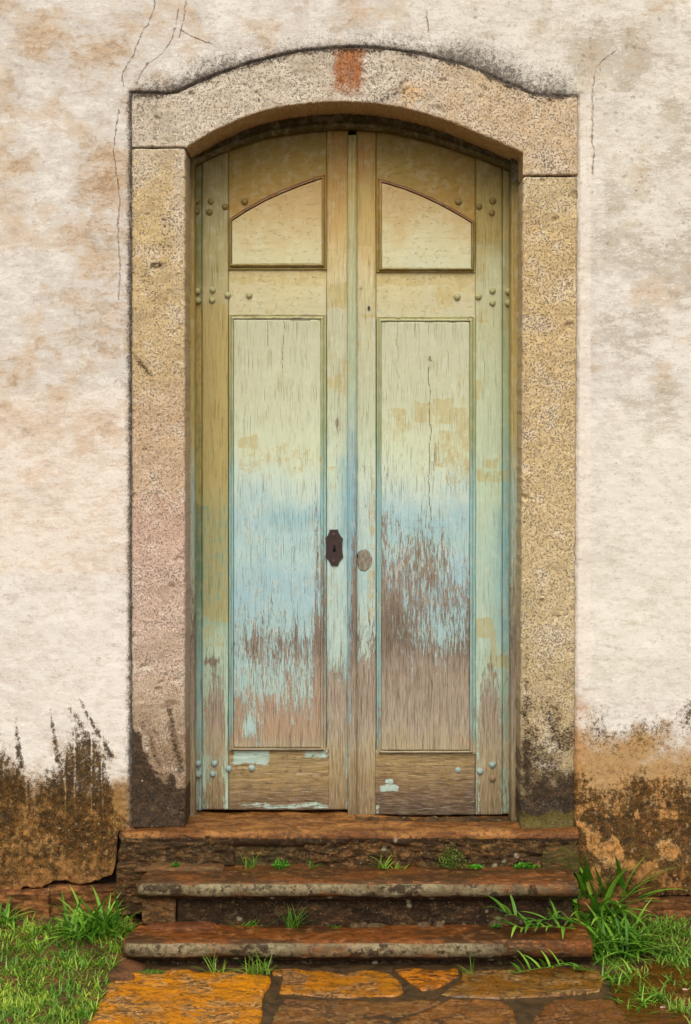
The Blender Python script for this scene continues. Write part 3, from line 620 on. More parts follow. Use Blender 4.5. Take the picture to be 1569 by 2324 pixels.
        if part == 'rail_bottom':
            pl = 1.0 - .12 * sst(n2, .5, .6) - .9 * box(uw, vw, 530, 1700, 610, 1735, 5) - .7 * box(uw, vw, 690, 1700, 745, 1722, 5) - .55 * box(uw, vw, 600, 1822, 748, 1836, 5) - .5 * box(uw, vw, 540, 1820, 600, 1834, 8) - .85 * box(uw, vw, 862, 1782, 902, 1796, 4) - .7 * box(uw, vw, 876, 1770, 890, 1780, 3) - .6 * box(uw, vw, 853, 1828, 862, 1850, 3)
        if part == 'edge': pl = interp(v, [(1400, .05), (1560, .22), (1700, .45), (1850, .5)]) * np.where(u < 900, .9, 1.1)
        if part == 'frame': pl = interp(v, [(900, .1), (1300, .3), (1450, .6), (1850, .85)])
        if part == 'mould': pl = interp(v, [(700, .25), (715, .40), (724, .3), (740, .04), (1100, .08), (1400, .22), (1600, .35), (1680, .55), (1720, .9)]) + np.where((np.abs(u - 732) < 8), interp(v, [(1100, 0), (1300, .35), (1700, .5)]), 0)
        pl = pl + (ns - .5) * .22 * sst(pl, .03, .3)
        # wood colour underneath
        wd = cinterp(v + (n2 - .5) * 80, [(700, '#8c7862'), (1100, '#887a6c'), (1350, '#85786a'), (1450, '#786b5e'), (1530, '#988a7a'), (1640, '#a09482'), (1710, '#a89c7c'), (1760, '#998660'), (1850, '#7d6a4a')])
        if part == 'rail_bottom':
            wd = cinterp(v + (n2 - .5) * 60 + (u > 850) * 25, [(1700, '#a08a5a'), (1760, '#9c8454'), (1800, '#806844'), (1830, '#6b543a'), (1860, '#503e2c')])
        if part == 'panel': wd = cmix(wd, hexc('#a5805f'), (u < 800) * sst(v, 1500, 1600) * (1 - sst(v, 1660, 1700)) * .45); wd = cmix(wd, hexc('#4f4034'), ((u > 850) * blob(u, v, 890, 1430, 50, 60) + (u > 850) * blob(u, v, 1055, 1450, 30, 50)) * .45 * (.4 + 1.2 * ns))
        cr = np.zeros(u.shape)
        if part in ('panel',):
            for (x, y0, y1, s) in [(607, 725, 800, .9), (644, 725, 850, .9), (585, 725, 760, .5), (563, 730, 790, .5), (903, 728, 900, .8), (922, 728, 1040, .5), (973, 735, 800, .7), (975, 830, 1200, 1.0), (960, 1120, 1180, .7), (995, 735, 820, .6), (890, 1010, 1100, .5), (1000, 1230, 1340, .6), (900, 1260, 1700, .4), (700, 1100, 1400, .3)]:
                cr = np.maximum(cr, s * np.exp(-((u - x - (fbm(v / 30, v * 0 + x, 3, 91) - .5) * 12) / 1.5) ** 2) * sst(v, y0 - 6, y0 + 6) * (1 - sst(v, y1 - 20, y1)))
            cr = np.maximum(cr, .8 * box(u, v, 985 - 14, 802, 985 + 2, 822, 5) * (n2 > .45))
            ed = np.minimum(np.abs(v - 1182), np.abs(v - 1197)); ex = np.minimum(np.abs(u - 921), np.abs(u - 1019))
            inb = (u > 919) & (u < 1021) & (v > 1180) & (v < 1199)
            cr = np.maximum(cr, .58 * np.exp(-(np.minimum(ed, ex) / 1.3) ** 2) * inb)
            top = 725 + (u > 800) * 5
            cr = np.maximum(cr, .9 * np.exp(-((v - top - 2) / 1.8) ** 2) * sst(n2, .38, .5))
        sc = sst(n1, .4, .7) * .5 + (.32 * blob(u, v, 640, 1600, 110, 90) + .3 * blob(u, v, 930, 1330, 60, 60) if part == 'panel' else 0)
        if part == 'rail_bottom': sc = sc * 0 - .3; wd = cmix(wd, hexc('#4a3624'), .75 * sst(fbm(u / 90, v / 7, 4, 95), .52, .64) * np.where(u > 850, sst(v, 1775, 1810) * .9 + .2, .45))
        return {'paint': pc, 'wood': wd, 'mask': np.stack([np.clip(pl, 0, 1.3), och, cr, sc], -1)}
    return f

YD = .235
def wood_disp(amp=.0012, seed=0, hor=False):
    return lambda u, v: (fbm(u / (60 if hor else 8), v / (8 if hor else 60), 3, seed) - .5) * amp + (fbm(u / 120, v / 120, 2, seed + 2) - .5) * .003
fr = empty('wooden_door_frame', (0, .24, .38), 'narrow weathered wooden frame lining the inside of the stone doorway', 'door frame')
st = 2.6
def post(x0, x1, t, b, Y, nm='frame_post'):
    U, V = rect_uv(x0, t, x1, b, st, 1.5, int(x0)); return block(nm, U, V, Y, .40, M_DV, fr, wood_disp(.0015, 5), door_attr('frame'), steps=(.003, .01, .03))
post(418, 441, 345, 1862, .163); post(1161, 1190, 352, 1872, .148)
us = np.arange(426, 1184, st)
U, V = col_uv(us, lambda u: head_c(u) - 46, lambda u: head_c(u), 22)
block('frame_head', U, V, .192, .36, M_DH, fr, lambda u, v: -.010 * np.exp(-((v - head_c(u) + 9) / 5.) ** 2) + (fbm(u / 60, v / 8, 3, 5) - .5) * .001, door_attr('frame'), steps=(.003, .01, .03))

def leaf(name, label, x):
    return empty(name, W(x, 1850, YD)[:1] + (YD, .37), label, 'door', 'leaves of the weathered double door')
LL = leaf('door_leaf', 'left leaf of the peeling blue and ochre double door, with the brown iron lock plate', 620)
RL = leaf('door_leaf', 'right leaf of the peeling blue and ochre double door, with a bare oval knob scar', 970)
def board(nm, L, x0, y0, x1, y1, part, hor=False, Y=YD, jit=1.2, disp=None, Yb=None, top=None):
    if top is not None:
        us = np.linspace(x0, x1, max(3, int((x1 - x0) / st) + 1)); U, V = col_uv(us, top, lambda u: y1 + 0 * u, int((y1 - y0) / st) + 2)
    else: U, V = rect_uv(x0, y0, x1, y1, st, jit, int(x0 + y0))
    return block(nm, U, V, Y, Yb or Y + .05, M_DH if hor else M_DV, L, disp or wood_disp(.0016, int(x0) % 50, hor), door_attr(part), steps=(.003, .012), bevd=.0022)
tp = lambda u: head_c(u) - 22
g = .6
# left leaf
board('edge_strip', LL, 432, 350, 459 - g, 1840, 'edge', top=tp, Y=YD + .004)
board('stile', LL, 459, 340, 519 - g, 1838, 'stile', top=tp)
board('stile', LL, 742, 280, 791, 1838, 'stile', top=tp)
# right leaf
board('stile', RL, 809, 280, 853.5, 1851, 'stile', top=tp)
board('stile', RL, 1080, 340, 1141 - g, 1850, 'stile', top=tp)
board('edge_strip', RL, 1141, 350, 1172, 1848, 'edge', top=tp, Y=YD + .004)
# rails
lcurve = lambda u: interp(u, [(519, 497), (560, 470), (600, 448), (640, 430), (680, 414), (720, 400), (742, 394)])
rcurve = lambda u: interp(u, [(854, 404), (880, 410), (920, 422), (960, 438), (1000, 457), (1040, 479), (1080, 503)])
def rail_top(L, x0, x1, c):
    us = np.linspace(x0, x1, int((x1 - x0) / st)); U, V = col_uv(us, tp, lambda u: c(u) + 6, 60)
    return block('rail', U, V, YD + .001, YD + .05, M_DH, L, wood_disp(.0016, 3, True), door_attr('rail_top'), steps=(.003, .012), bevd=.002)
rail_top(LL, 519, 742 - g, lcurve); rail_top(RL, 854.2, 1080 - g, rcurve)
board('rail', LL, 519, 606, 742 - g, 722, 'rail', True, Y=YD + .001); board('rail', RL, 854.2, 612, 1080 - g, 726, 'rail', True, Y=YD + .001)
def rot_disp(seed):
    return lambda u, v: (fbm(u / 50, v / 5, 4, seed) - .5) * .0022 + .003 * sst(fbm(u / 60, v / 7, 3, seed + 4), .66, .70)
board('rail', LL, 519.2, 1697, 747, 1839, 'rail_bottom', True, jit=3.5, disp=rot_disp(11), Y=YD - .003); board('rail', RL, 852, 1704, 1079, 1850, 'rail_bottom', True, jit=3.5, disp=rot_disp(15), Y=YD - .005)
# planted cover strip (astragal) over the meeting edges
def astr_disp(u, v):
    t = (u - 789.5) / 20.5
    return -.006 * np.exp(-((t - .30) / .16) ** 2) - .008 * np.exp(-((t - .68) / .22) ** 2) + .004 * np.exp(-((t - .47) / .05) ** 2) + (fbm(u / 6, v / 60, 3, 9) - .5) * .001
U, V = rect_uv(789.5, 306, 810, 1852, 1.3, .8, 5); U = U[:, ::2]; V = V[:, ::2]
block('astragal', U, V, YD - .014, YD + .02, M_DV, RL, astr_disp, door_attr('astragal'), steps=(.003, .008), bevd=.002)

# raised panels: a field board and four mitred mouldings each
def moulding(L, A, B, nm='moulding', hor=False, prof=None):
    """A, B: outer and inner edge polylines in survey units, same length"""
    A = np.array(A, float); B = np.array(B, float)
    ln = np.hypot(*(A[-1] - A[0])); n = max(3, int(ln / 4)); s = np.linspace(0, 1, n)
    def rs(P):
        d = np.concatenate([[0], np.cumsum(np.hypot(*np.diff(P, axis=0).T))]); d /= d[-1]
        return np.stack([np.interp(s, d, P[:, 0]), np.interp(s, d, P[:, 1])], -1)
    A, B = rs(A), rs(B)
    t = np.array([0, 0, .06, .18, .3, .38, .42, .48, .6, .75, .9, 1.0, 1.0]); h = np.array([.01, -.003, -.006, -.009, -.008, -.004, -.004, -.009, -.015, -.019, -.020, -.018, .006])
    if prof is not None: h = h * prof
    U = A[:, None, 0] * (1 - t) + B[:, None, 0] * t; V = A[:, None, 1] * (1 - t) + B[:, None, 1] * t
    V = V + (fbm(U / 20, V / 20, 3, 6) - .5) * .8
    X, Z = W(U, V, YD); Y = YD + h[None, :] + 0 * U; P = np.stack([X, Y, Z], -1).reshape(-1, 3)
    at = door_attr('mould')(U, V)
    if V.max() < 520: at['paint'] = cmix(at['paint'], hexc('#9a7054'), np.full(U.shape, .75))
    q = grid_quads(*U.shape)
    return P, q, {k: v.reshape(len(P), -1) for k, v in at.items()}, hor
def add_mould(L, A, B, hor, flip=False, nm='moulding', prof=None):
    P, q, at, hor = moulding(L, A, B, nm, hor, prof)
    if flip: q = q[:, ::-1]
    return link(nm, raw_mesh(nm, P, q, at), M_DH if hor else M_DV, L)
def panel_rect(L, ox0, oy0, ox1, oy1, ix0, iy0, ix1, iy1, part, curve=None, icurve=None, hor=False, prof=1.0):
    tl_o = (ox0, oy0 if curve is None else float(curve(ox0))); tr_o = (ox1, oy0 if curve is None else float(curve(ox1)))
    tl_i = (ix0, iy0 if curve is None else float(icurve(ix0))); tr_i = (ix1, iy0 if curve is None else float(icurve(ix1)))
    if curve is None: to, ti = [tl_o, tr_o], [tl_i, tr_i]
    else:
        to = [(x, float(curve(x))) for x in np.linspace(ox0, ox1, 30)]; ti = [(x, float(icurve(x))) for x in np.linspace(ix0, ix1, 30)]
    pf = prof; m0 = add_mould(L, to, ti, True, True, prof=pf)
    add_mould(L, [(ox0, oy1), (ox1, oy1)], [(ix0, iy1), (ix1, iy1)], True, False, prof=1.0 if prof < 1 else None)
    add_mould(L, [tl_o, (ox0, oy1)], [tl_i, (ix0, iy1)], False, False, prof=pf)
    add_mould(L, [tr_o, (ox1, oy1)], [tr_i, (ix1, iy1)], False, True, prof=pf)
    us = np.linspace(ix0 + .3, ix1 - .3, int((ix1 - ix0) / 2.2)); t = (lambda u: iy0 + .3 + 0 * u) if icurve is None else (lambda u: icurve(u) + .5)
    U, V = col_uv(us, t, lambda u: iy1 - .3 + 0 * u, int((iy1 - iy0) / st) + 3)
    return block('panel', U, V, YD - .015 * (prof if prof < 1 else 1) , YD + .01, M_DH if hor else M_DV, L, wood_disp(.0012, int(ix0) % 40, hor), door_attr(part), steps=(.003,), bevd=.003)
panel_rect(LL, 519, 0, 742, 613, 526, 400, 732, 600, 'top_panel', lcurve, lambda u: lcurve(np.clip(u - 2, 519, 742)) + 8, True)
panel_rect(RL, 854, 0, 1079, 619, 866, 400, 1071, 610, 'top_panel', rcurve, lambda u: rcurve(np.clip(u + 2, 854, 1080)) + 7, True)
panel_rect(LL, 520, 713, 741, 1704, 530, 724, 729, 1698, 'panel', prof=.6)
panel_rect(RL, 855, 718, 1080, 1711, 865, 729, 1067, 1704, 'panel', prof=.6)

# rivets
def rivet_mesh():
    prof = [(.0118, .004), (.0120, -.001), (.0112, -.004), (.0085, -.0075), (.0045, -.0098), (0.0, -.0104)]
    n = 16; co = []; 
    for r, y in prof[:-1]:
        for i in range(n): a = 2 * math.pi * i / n; co.append((r * math.cos(a) * (1 + .04 * math.sin(3 * a)), y, r * math.sin(a)))
    co.append((0, prof[-1][1], 0)); fs = []
    for k in range(len(prof) - 2):
        for i in range(n): fs.append((k * n + i, k * n + (i + 1) % n, (k + 1) * n + (i + 1) % n, (k + 1) * n + i))
    for i in range(n): fs.append(((len(prof) - 2) * n + i, (len(prof) - 2) * n + (i + 1) % n, len(co) - 1))
    me = bpy.data.meshes.new('rivet'); me.from_pydata(co, [], fs); me.polygons.foreach_set('use_smooth', [True] * len(fs)); return me
RV = {}
def rivet_for(c, nm):
    if nm not in RV:
        me = rivet_mesh(); me.materials.append(mat_simple(nm, c[0], c[1], 90, .55, .001, .35, c[2])); RV[nm] = me
    return RV[nm]
def rivet(L, u, v, kind):
    cols = {'khaki_rivet': ('#8b7a44', '#7a6a3a', '#a0905c'), 'pale_rivet': ('#a9a67a', '#9c9a70', '#8a8456'), 'blue_rivet': ('#94a8a2', '#849a98', '#6b5a48'), 'rusty_rivet': ('#7a5e44', '#9a8468', '#4a3424')}[kind]
    o = link('rivet', rivet_for(cols, kind), None, L); x, z = W(u, v, YD); o.location = Vector((x, YD, z)); s = random.uniform(1.0, 1.12); o.scale = (s, s, s)
    if kind == 'rusty_rivet': o['label'] = 'rusty flaking rivet'
for p in [(447, 455), (478.5, 457), (475.6, 481), (511, 469), (555.5, 457), (446, 479)]: rivet(LL, *p, 'khaki_rivet')
for p in [(448, 661), (449, 682), (483, 658), (482, 681), (517, 670), (565.7, 670)]: rivet(LL, *p, 'pale_rivet')
for p in [(449.4, 1733), (450, 1758), (487, 1733), (483, 1757), (519.4, 1745), (572, 1743.5)]: rivet(LL, *p, 'blue_rivet')
for p in [(1040.6, 457.7), (1087.6, 468.7), (1118.6, 456), (1116.8, 483)]: rivet(RL, *p, 'khaki_rivet')
for p in [(1038, 673.6), (1086, 673), (1118, 660), (1118, 687.5), (1154, 661), (1154, 687.5)]: rivet(RL, *p, 'pale_rivet')
for p in [(1040, 1747.6), (1090, 1751), (1118, 1736)]: rivet(RL, *p, 'blue_rivet')
rivet(RL, 1118, 1767.5, 'rusty_rivet')
def flat_prism(nm, pts, Yf, Yb, mat, parent, bevel=.0008):
    bm = bmesh.new(); vs = [bm.verts.new((W(u, v, Yf)[0], Yf, W(u, v, Yf)[1])) for u, v in pts]; f = bm.faces.new(vs); f.normal_update()
    if f.normal.y > 0: f.normal_flip()
    r = bmesh.ops.extrude_face_region(bm, geom=[f]); nv = [g_ for g_ in r['geom'] if isinstance(g_, bmesh.types.BMVert)]
    for v_ in nv: v_.co.y = Yb
    bmesh.ops.recalc_face_normals(bm, faces=bm.faces)
    ed = [e for e in bm.edges if all(abs(v_.co.y - Yf) < 1e-6 for v_ in e.verts)]
    if bevel: bmesh.ops.bevel(bm, geom=ed, offset=bevel, segments=2, affect='EDGES')
    me = bpy.data.meshes.new(nm); bm.to_mesh(me); bm.free(); return link(nm, me, mat, parent)
# lock plate with keyhole
pl = [(749, 1202), (767, 1202), (769, 1209), (773, 1216), (779, 1223), (777.5, 1233), (777, 1244), (777.5, 1255), (779.5, 1264), (774, 1270), (770, 1276), (768, 1284), (752, 1284), (749, 1276), (745, 1270), (738.5, 1264), (740, 1255), (740.5, 1244), (740, 1233), (738.5, 1222), (744, 1216), (747, 1209)]
lp = flat_prism('lock_plate', pl, YD - .007, YD + .004, M_IRON, LL, .001)
def disc(u, v, r, n=14, ry=None): return [(u + r * math.cos(2 * math.pi * i / n), v + (ry or r) * math.sin(2 * math.pi * i / n)) for i in range(n)]
flat_prism('keyhole', disc(759, 1249, 4.2), YD - .0078, YD, M_HOLE, lp, 0)
flat_prism('keyhole', [(756, 1239), (760.5, 1237), (762, 1239.5), (759.5, 1241), (762, 1244), (761.5, 1248), (757, 1248), (757.5, 1243.5)], YD - .0079, YD, M_HOLE, lp, 0)
for v in (1211.6, 1271.6): flat_prism('screw', disc(757.5, v, 2.6), YD - .0088, YD, mat_simple('screw_iron', '#6a5448', '#4a3832', 80, .5), lp, .0006)
# bare oval where a knob once sat, a nail and a small ring
U, V = rect_uv(-1, -1, 1, 1, .1); ang = np.arctan2(V, U); rr = np.maximum(np.abs(U), np.abs(V)) * (1 + .16 * (fbm(np.cos(ang) * 2 + 5, np.sin(ang) * 2 + 5, 3, 8) - .5) * 2)
ov = block('knob_scar', 827 + np.cos(ang) * rr * 17.5, 1272 + np.sin(ang) * rr * 26, YD - .0012, YD + .002, M_BARE, RL, lambda u, v: (fbm(u / 5, v / 5, 3, 3) - .5) * .0016, None, steps=(.001,), bevd=.001)
flat_prism('nail', disc(837.5, 698.6, 3, 8, 5), YD - .006, YD, M_IRON, RL, .0008)
flat_prism('screw', disc(820, 652, 4, 12), YD - .004, YD, rivet_for(('#a9a67a', '#9c9a70', '#8a8456'), 'pale_rivet').materials[0], RL, .0008)
flat_prism('small_hole', disc(812, 1261, 1.6, 8, 4), YD - .005, YD, M_HOLE, RL, 0)

# ------------------------------------------------------------------ doorsteps
ZT, Z2, Z3 = .390, .269, .106
steps_o = empty('stone_doorsteps', (0, -.2, 0), 'worn wet stone steps with rounded lichen-covered nosings below the blue door', 'steps')
def slab(nm, x0, x1, prof, tintf, maskf, seed, amp=.004, mat=None, zfun=None, endround=.03, plan=None, dx=.0042):
    """profile (Y,z) from back top over the front to back underneath, swept along x"""
    n = int((x1 - x0) / dx); xs = np.linspace(x0, x1, n); pr = np.array(prof, float)
    d = np.concatenate([[0], np.cumsum(np.hypot(*np.diff(pr, axis=0).T))]); m = int(d[-1] / dx); s = np.linspace(0, d[-1], m)
    py = np.interp(s, d, pr[:, 0]); pz = np.interp(s, d, pr[:, 1])
    for _ in range(2): py[1:-1] = (py[:-2] + py[1:-1] * 2 + py[2:]) / 4; pz[1:-1] = (pz[:-2] + pz[1:-1] * 2 + pz[2:]) / 4
    nz = np.gradient(py); ny = -np.gradient(pz); l = np.hypot(ny, nz) + 1e-9; ny, nz = ny / l, nz / l    # normal
    X = np.repeat(xs[:, None], m, 1); Sg = np.repeat(s[None, :], n, 0); Y = np.repeat(py[None, :], n, 0); Z = np.repeat(pz[None, :], n, 0)
    front = sst(-Y, -pr[:, 0].max(), -pr[:, 0].min())
    dd = (fbm(X / .16, Sg / .08, 4, seed) - .5) * amp * 3.6 + (fbm(X / .018, Sg / .016, 4, seed + 3) - .5) * amp
    Y = Y - dd * (-ny)[None, :] * -1 * 0 + dd * ny[None, :]; Z = Z + dd * nz[None, :]
    e = np.minimum(X - x0, x1 - X); k = np.clip(1 - e / endround, 0, 1) ** 2
    Y = Y + k * endround * .55 * front; Z = Z - k * .006 * (Sg < d[-1] * .6)
    if zfun is not None: Z = Z + zfun(X, Y, Sg)
    if plan is not None: X, Y = plan(X, Y)
    P = np.stack([X, Y, Z], -1).reshape(-1, 3); q = grid_quads(n, m)[:, ::-1]
    caps = []
    tn = tintf(X, Y, Z, Sg); mk = maskf(X, Y, Z, Sg)
    at = {'tint': tn.reshape(-1, 3), 'mask': mk.reshape(-1, 4)}
    # end caps as fans
    c0 = P[:m].mean(0); c1 = P[-m:].mean(0); P2 = np.concatenate([P, [c0, c1]]); i0 = n * m
    at = {k_: np.concatenate([v_, v_[:1], v_[-1:]]) for k_, v_ in at.items()}
    r = np.arange(m); c0q = np.stack([np.full(m, i0), r, np.roll(r, -1), np.roll(r, -1)], -1)
    me = raw_mesh(nm, P2, q, at)
    bm = bmesh.new(); bm.from_mesh(me); bm.verts.ensure_lookup_table()
    for a in range(m):
        b = (a + 1) % m
        try: bm.faces.new((bm.verts[i0], bm.verts[a], bm.verts[b]))
        except Exception: pass
        try: bm.faces.new((bm.verts[i0 + 1], bm.verts[(n - 1) * m + b], bm.verts[(n - 1) * m + a]))
        except Exception: pass
    for f in bm.faces: f.smooth = True
    bmesh.ops.recalc_face_normals(bm, faces=bm.faces)
    bm.to_mesh(me); bm.free()
    return link(nm, me, mat or M_TREAD, steps_o)
def xw(u, Y): return (u - CX) * (D + Y) / F
def tread_tint(c1, c2):
    def f(X, Y, Z, Sg):
        n = fbm(X / .15, Y / .06, 4, 51); t = np.zeros(X.shape + (3,)) + hexc(c1); return cmix(t, hexc(c2), sst(n, .42, .62))
    return f
def nose_mask(zt, th, yf, tl=.75, darkx=None):
    def f(X, Y, Z, Sg):
        fr_ = (1 - sst(Y, yf + .004, yf + .030)); n = fbm(X / .05, Z / .03, 3, 52)
        edge = sst(zt - Z, .002, .009)
        lich = np.clip(tl * fr_ * edge * (1.1 - .5 * sst(X, .3, .7)) * (.55 + .8 * fbm(X / .09, Z / .05, 3, 59)), 0, 1); dark = .9 * sst(zt - Z, th * .78, th * 1.02) + .22 * (X > .45) * fr_  # dark includes painted shade on the nosing underside
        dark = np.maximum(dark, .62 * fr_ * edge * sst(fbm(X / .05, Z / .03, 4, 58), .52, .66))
        wet = .8 * (1 - fr_) + .1; moss = .25 * sst(np.abs(X), .5, .75) * (1 - fr_) + .1 * n
        return np.stack([np.clip(dark, 0, 1), lich, wet, moss], -1)
    return f
# threshold
tz = lambda X, Y, Sg: np.where(Sg < .42, -(.004 + .013 * sst(X, -.05, .25)) * sst(Y, .0, .22), 0)
def th_mask(X, Y, Z, Sg):
    fr_ = 1 - sst(Y, -.06, -.045); n = fbm(X / .06, Z / .02, 3, 53)
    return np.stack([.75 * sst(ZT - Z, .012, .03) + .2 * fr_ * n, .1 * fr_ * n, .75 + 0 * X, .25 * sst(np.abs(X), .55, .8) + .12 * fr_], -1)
slab('threshold_stone', xw(275, -.06), xw(1315, -.06), [(.50, ZT), (.2, ZT), (-.045, ZT), (-.058, ZT - .006), (-.062, ZT - .016), (-.058, ZT - .035), (-.05, ZT - .05), (.2, ZT - .06)], tread_tint('#7a4c22', '#a8743c'), th_mask, 61, .005, zfun=tz, endround=.02)
def nosing(z, th, yf, yb):
    a = [(yb, z), (yf + .035, z), (yf + .018, z - .001), (yf + .008, z - .006), (yf + .002, z - .014), (yf, z - .026), (yf + .003, z - .038), (yf + .010, z - .048), (yf + .022, z - th), (yf + .034, z - th - .003), (yf + .036, z - th - .012), (yf + .05, z - th - .014), (yb, z - th - .014)]
    return a
def plan2(xa, xb, yf, cut):
    def f(X, Y):
        k = np.clip(1 - (X - xa) / .05, 0, 1); t = (Y - yf); X = X + k * np.clip(t, 0, .2) * .18; return X, Y + k * .012 * (t < .05)
    return f
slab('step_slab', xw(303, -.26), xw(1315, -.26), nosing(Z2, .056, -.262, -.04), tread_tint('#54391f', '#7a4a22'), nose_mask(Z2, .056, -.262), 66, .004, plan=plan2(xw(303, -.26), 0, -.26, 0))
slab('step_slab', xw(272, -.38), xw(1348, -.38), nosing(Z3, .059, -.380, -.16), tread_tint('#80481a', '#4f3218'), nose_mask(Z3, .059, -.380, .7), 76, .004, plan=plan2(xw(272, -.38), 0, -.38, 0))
# raised back parts of the treads where the front slab is let in (left ends)
slab('tread_filler', xw(300, -.15), xw(505, -.15), [(-.02, Z2 + .010), (-.10, Z2 + .009), (-.112, Z2 + .006), (-.115, Z2 - .004), (-.10, Z2 - .012), (-.02, Z2 - .012)], tread_tint('#5e4a2c', '#6e4a2c'), lambda X, Y, Z, Sg: np.stack([.15 + 0 * X, .2 + 0 * X, .5 + 0 * X, .5 + 0 * X], -1), 68, .005)
slab('tread_filler', xw(330, -.25), xw(488, -.25), [(-.14, Z3 + .010), (-.235, Z3 + .009), (-.248, Z3 + .006), (-.25, Z3 - .004), (-.235, Z3 - .012), (-.14, Z3 - .012)], tread_tint('#7a4522', '#6a3a1c'), lambda X, Y, Z, Sg: np.stack([.1 + 0 * X, .1 + 0 * X, .6 + 0 * X, .2 + 0 * X], -1), 69, .004)
# risers
def riser(nm, u0, v0, u1, v1, Y, Yb, c1, c2, dark, seed, amp=.02, jit=5, moss=.15, lay=True, wet=.2, lab=None):
    U, V = rect_uv(u0, v0, u1, v1, 2.2, jit, seed)
    def disp(u, v):
        r = 1 - np.abs(fbm(u / 60 + v / 60, v / 22 - u / 160, 5, seed, .6) - .5) * 2
        return -(r - .5) * amp + (fbm(u / 10, v / 6, 4, seed + 5) - .5) * amp * .5
    def at(u, v):
        n = fbm(u / 40, v / 12, 4, seed + 7); n2 = fbm(u / 20, v / 20, 3, seed + 8); t = cmix(np.zeros(u.shape + (3,)) + hexc(c1), hexc(c2), sst(n, .42, .62))
        dk = dark * (.7 + .5 * n2) if not callable(dark) else dark(u, v)
        return {'tint': t, 'mask': np.stack([np.clip(dk, 0, 1), .12 + 0 * u, wet + 0 * u, moss + .3 * (n2 - .4)], -1)}
    o = block(nm, U, V, Y, Yb, M_RISER, steps_o, disp, at, steps=(.004, .015), bevd=.008)
    if lab: o['label'] = lab
    return o
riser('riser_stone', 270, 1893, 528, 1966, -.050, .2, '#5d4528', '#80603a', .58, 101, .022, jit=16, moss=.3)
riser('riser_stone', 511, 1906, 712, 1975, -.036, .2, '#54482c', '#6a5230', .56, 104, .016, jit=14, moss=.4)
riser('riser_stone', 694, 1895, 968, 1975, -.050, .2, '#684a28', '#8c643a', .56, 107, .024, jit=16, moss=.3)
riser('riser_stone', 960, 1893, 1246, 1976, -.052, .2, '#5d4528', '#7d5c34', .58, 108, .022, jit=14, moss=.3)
riser('riser_stone', 1232, 1934, 1316, 1982, -.072, .2, '#4f4426', '#5f4a2c', .3, 109, .012, jit=9, moss=.55)
riser('riser_stone', 1236, 1893, 1312, 1940, -.050, .2, '#5f4c2c', '#6f5030', .3, 111, .018, jit=10, moss=.5)
riser('riser_stone', 264, 1962, 345, 2078, -.090, .2, '#503820', '#644526', .5, 113, .022, jit=12, moss=.3)
riser('riser_stone', 322, 2036, 400, 2102, -.205, .0, '#644a2c', '#7d5c38', .4, 117, .012)
riser('riser_stone', 402, 2034, 1300, 2104, -.200, .0, '#4a3522', '#5d4630', lambda u, v: .62 + .9 * (fbm(u / 35, v / 14, 4, 77) - .5) + .35 * (1 - sst(v, 2040, 2060)), 119, .010, jit=3, wet=.3)  # shade below the nosing painted into the top of the riser
riser('riser_stone', 282, 2172, 1338, 2212, -.325, -.1, '#3a2616', '#2a1c12', .75, 123, .010, jit=3, wet=.4)
# small lumps of mortar at the foot of the middle riser
def pebble(nm, x, y, z, rx, ry, rz, mat, parent=None, seed=1, label=None, cat=None, group=None):
    bm = bmesh.new(); bmesh.ops.create_icosphere(bm, subdivisions=3, radius=1)
    for v in bm.verts:
        n = float(fbm(v.co.x * 1.5 + seed, v.co.y * 1.5 + v.co.z, 3, seed)); v.co *= .82 + .4 * n; v.co = Vector((v.co.x * rx, v.co.y * ry, max(v.co.z, -.5) * rz))
    for f in bm.faces: f.smooth = True
    me = bpy.data.meshes.new(nm); bm.to_mesh(me); bm.free(); o = link(nm, me, mat, parent)
    o.location = Vector((x, y, z)) ; 
    if label: tag(o, label, cat, group)
    return o
M_LUMP = mat_simple('lichen_mortar', '#5f4d34', '#3f3020', 60, .85, .004, .2, '#8a7c60')
for i, (u, w_) in enumerate([(865, 18), (900, 10), (962, 12), (1055, 16), (985, 9), (1090, 20), (1130, 15), (1165, 14), (800, 9), (480, 12), (835, 8)][::2]):
    pebble('mortar_lump', xw(u, -.20) + (i * 7 % 5 - 2) * .008, -.204, Z3 - .002, w_ * .0019, .020, .011 + (i * 5 % 4) * .004, M_LUMP, steps_o, 3 + i)

# ------------------------------------------------------------------ wall footing, ground, path, puddle
foot = empty('stone_footing', (0, -.03, .1), 'low reddish stone footing ledge at the base of the plastered wall beside the steps', 'footing')
def footing(u0, u1, v0, v1, seed, Y=-.055):
    U, V = rect_uv(u0, v0, u1, v1, 3.0, 6, seed)
    def at(u, v):
        n = fbm(u / 50, v / 8, 4, seed); t = cmix(np.zeros(u.shape + (3,)) + hexc('#5f3c1c'), hexc('#946034'), sst(n, .4, .62)); n2 = fbm(u / 20, v / 10, 3, seed + 3)
        return {'tint': t, 'mask': np.stack([.42 * sst(n2, .45, .7), .05 + 0 * u, .35 + 0 * u, .15 + 0 * u], -1)}
    return block('footing_stone', U, V, Y, .1, M_RISER, foot, lambda u, v: (fbm(u / 60, v / 9, 4, seed + 2) - .5) * .022, at, steps=(.006, .02, .05), bevd=.008)
footing(-420, 112, 2026, 2100, 201); footing(106, 272, 2016, 2100, 203, -.035); footing(1312, 2000, 2042, 2100, 205, -.05)

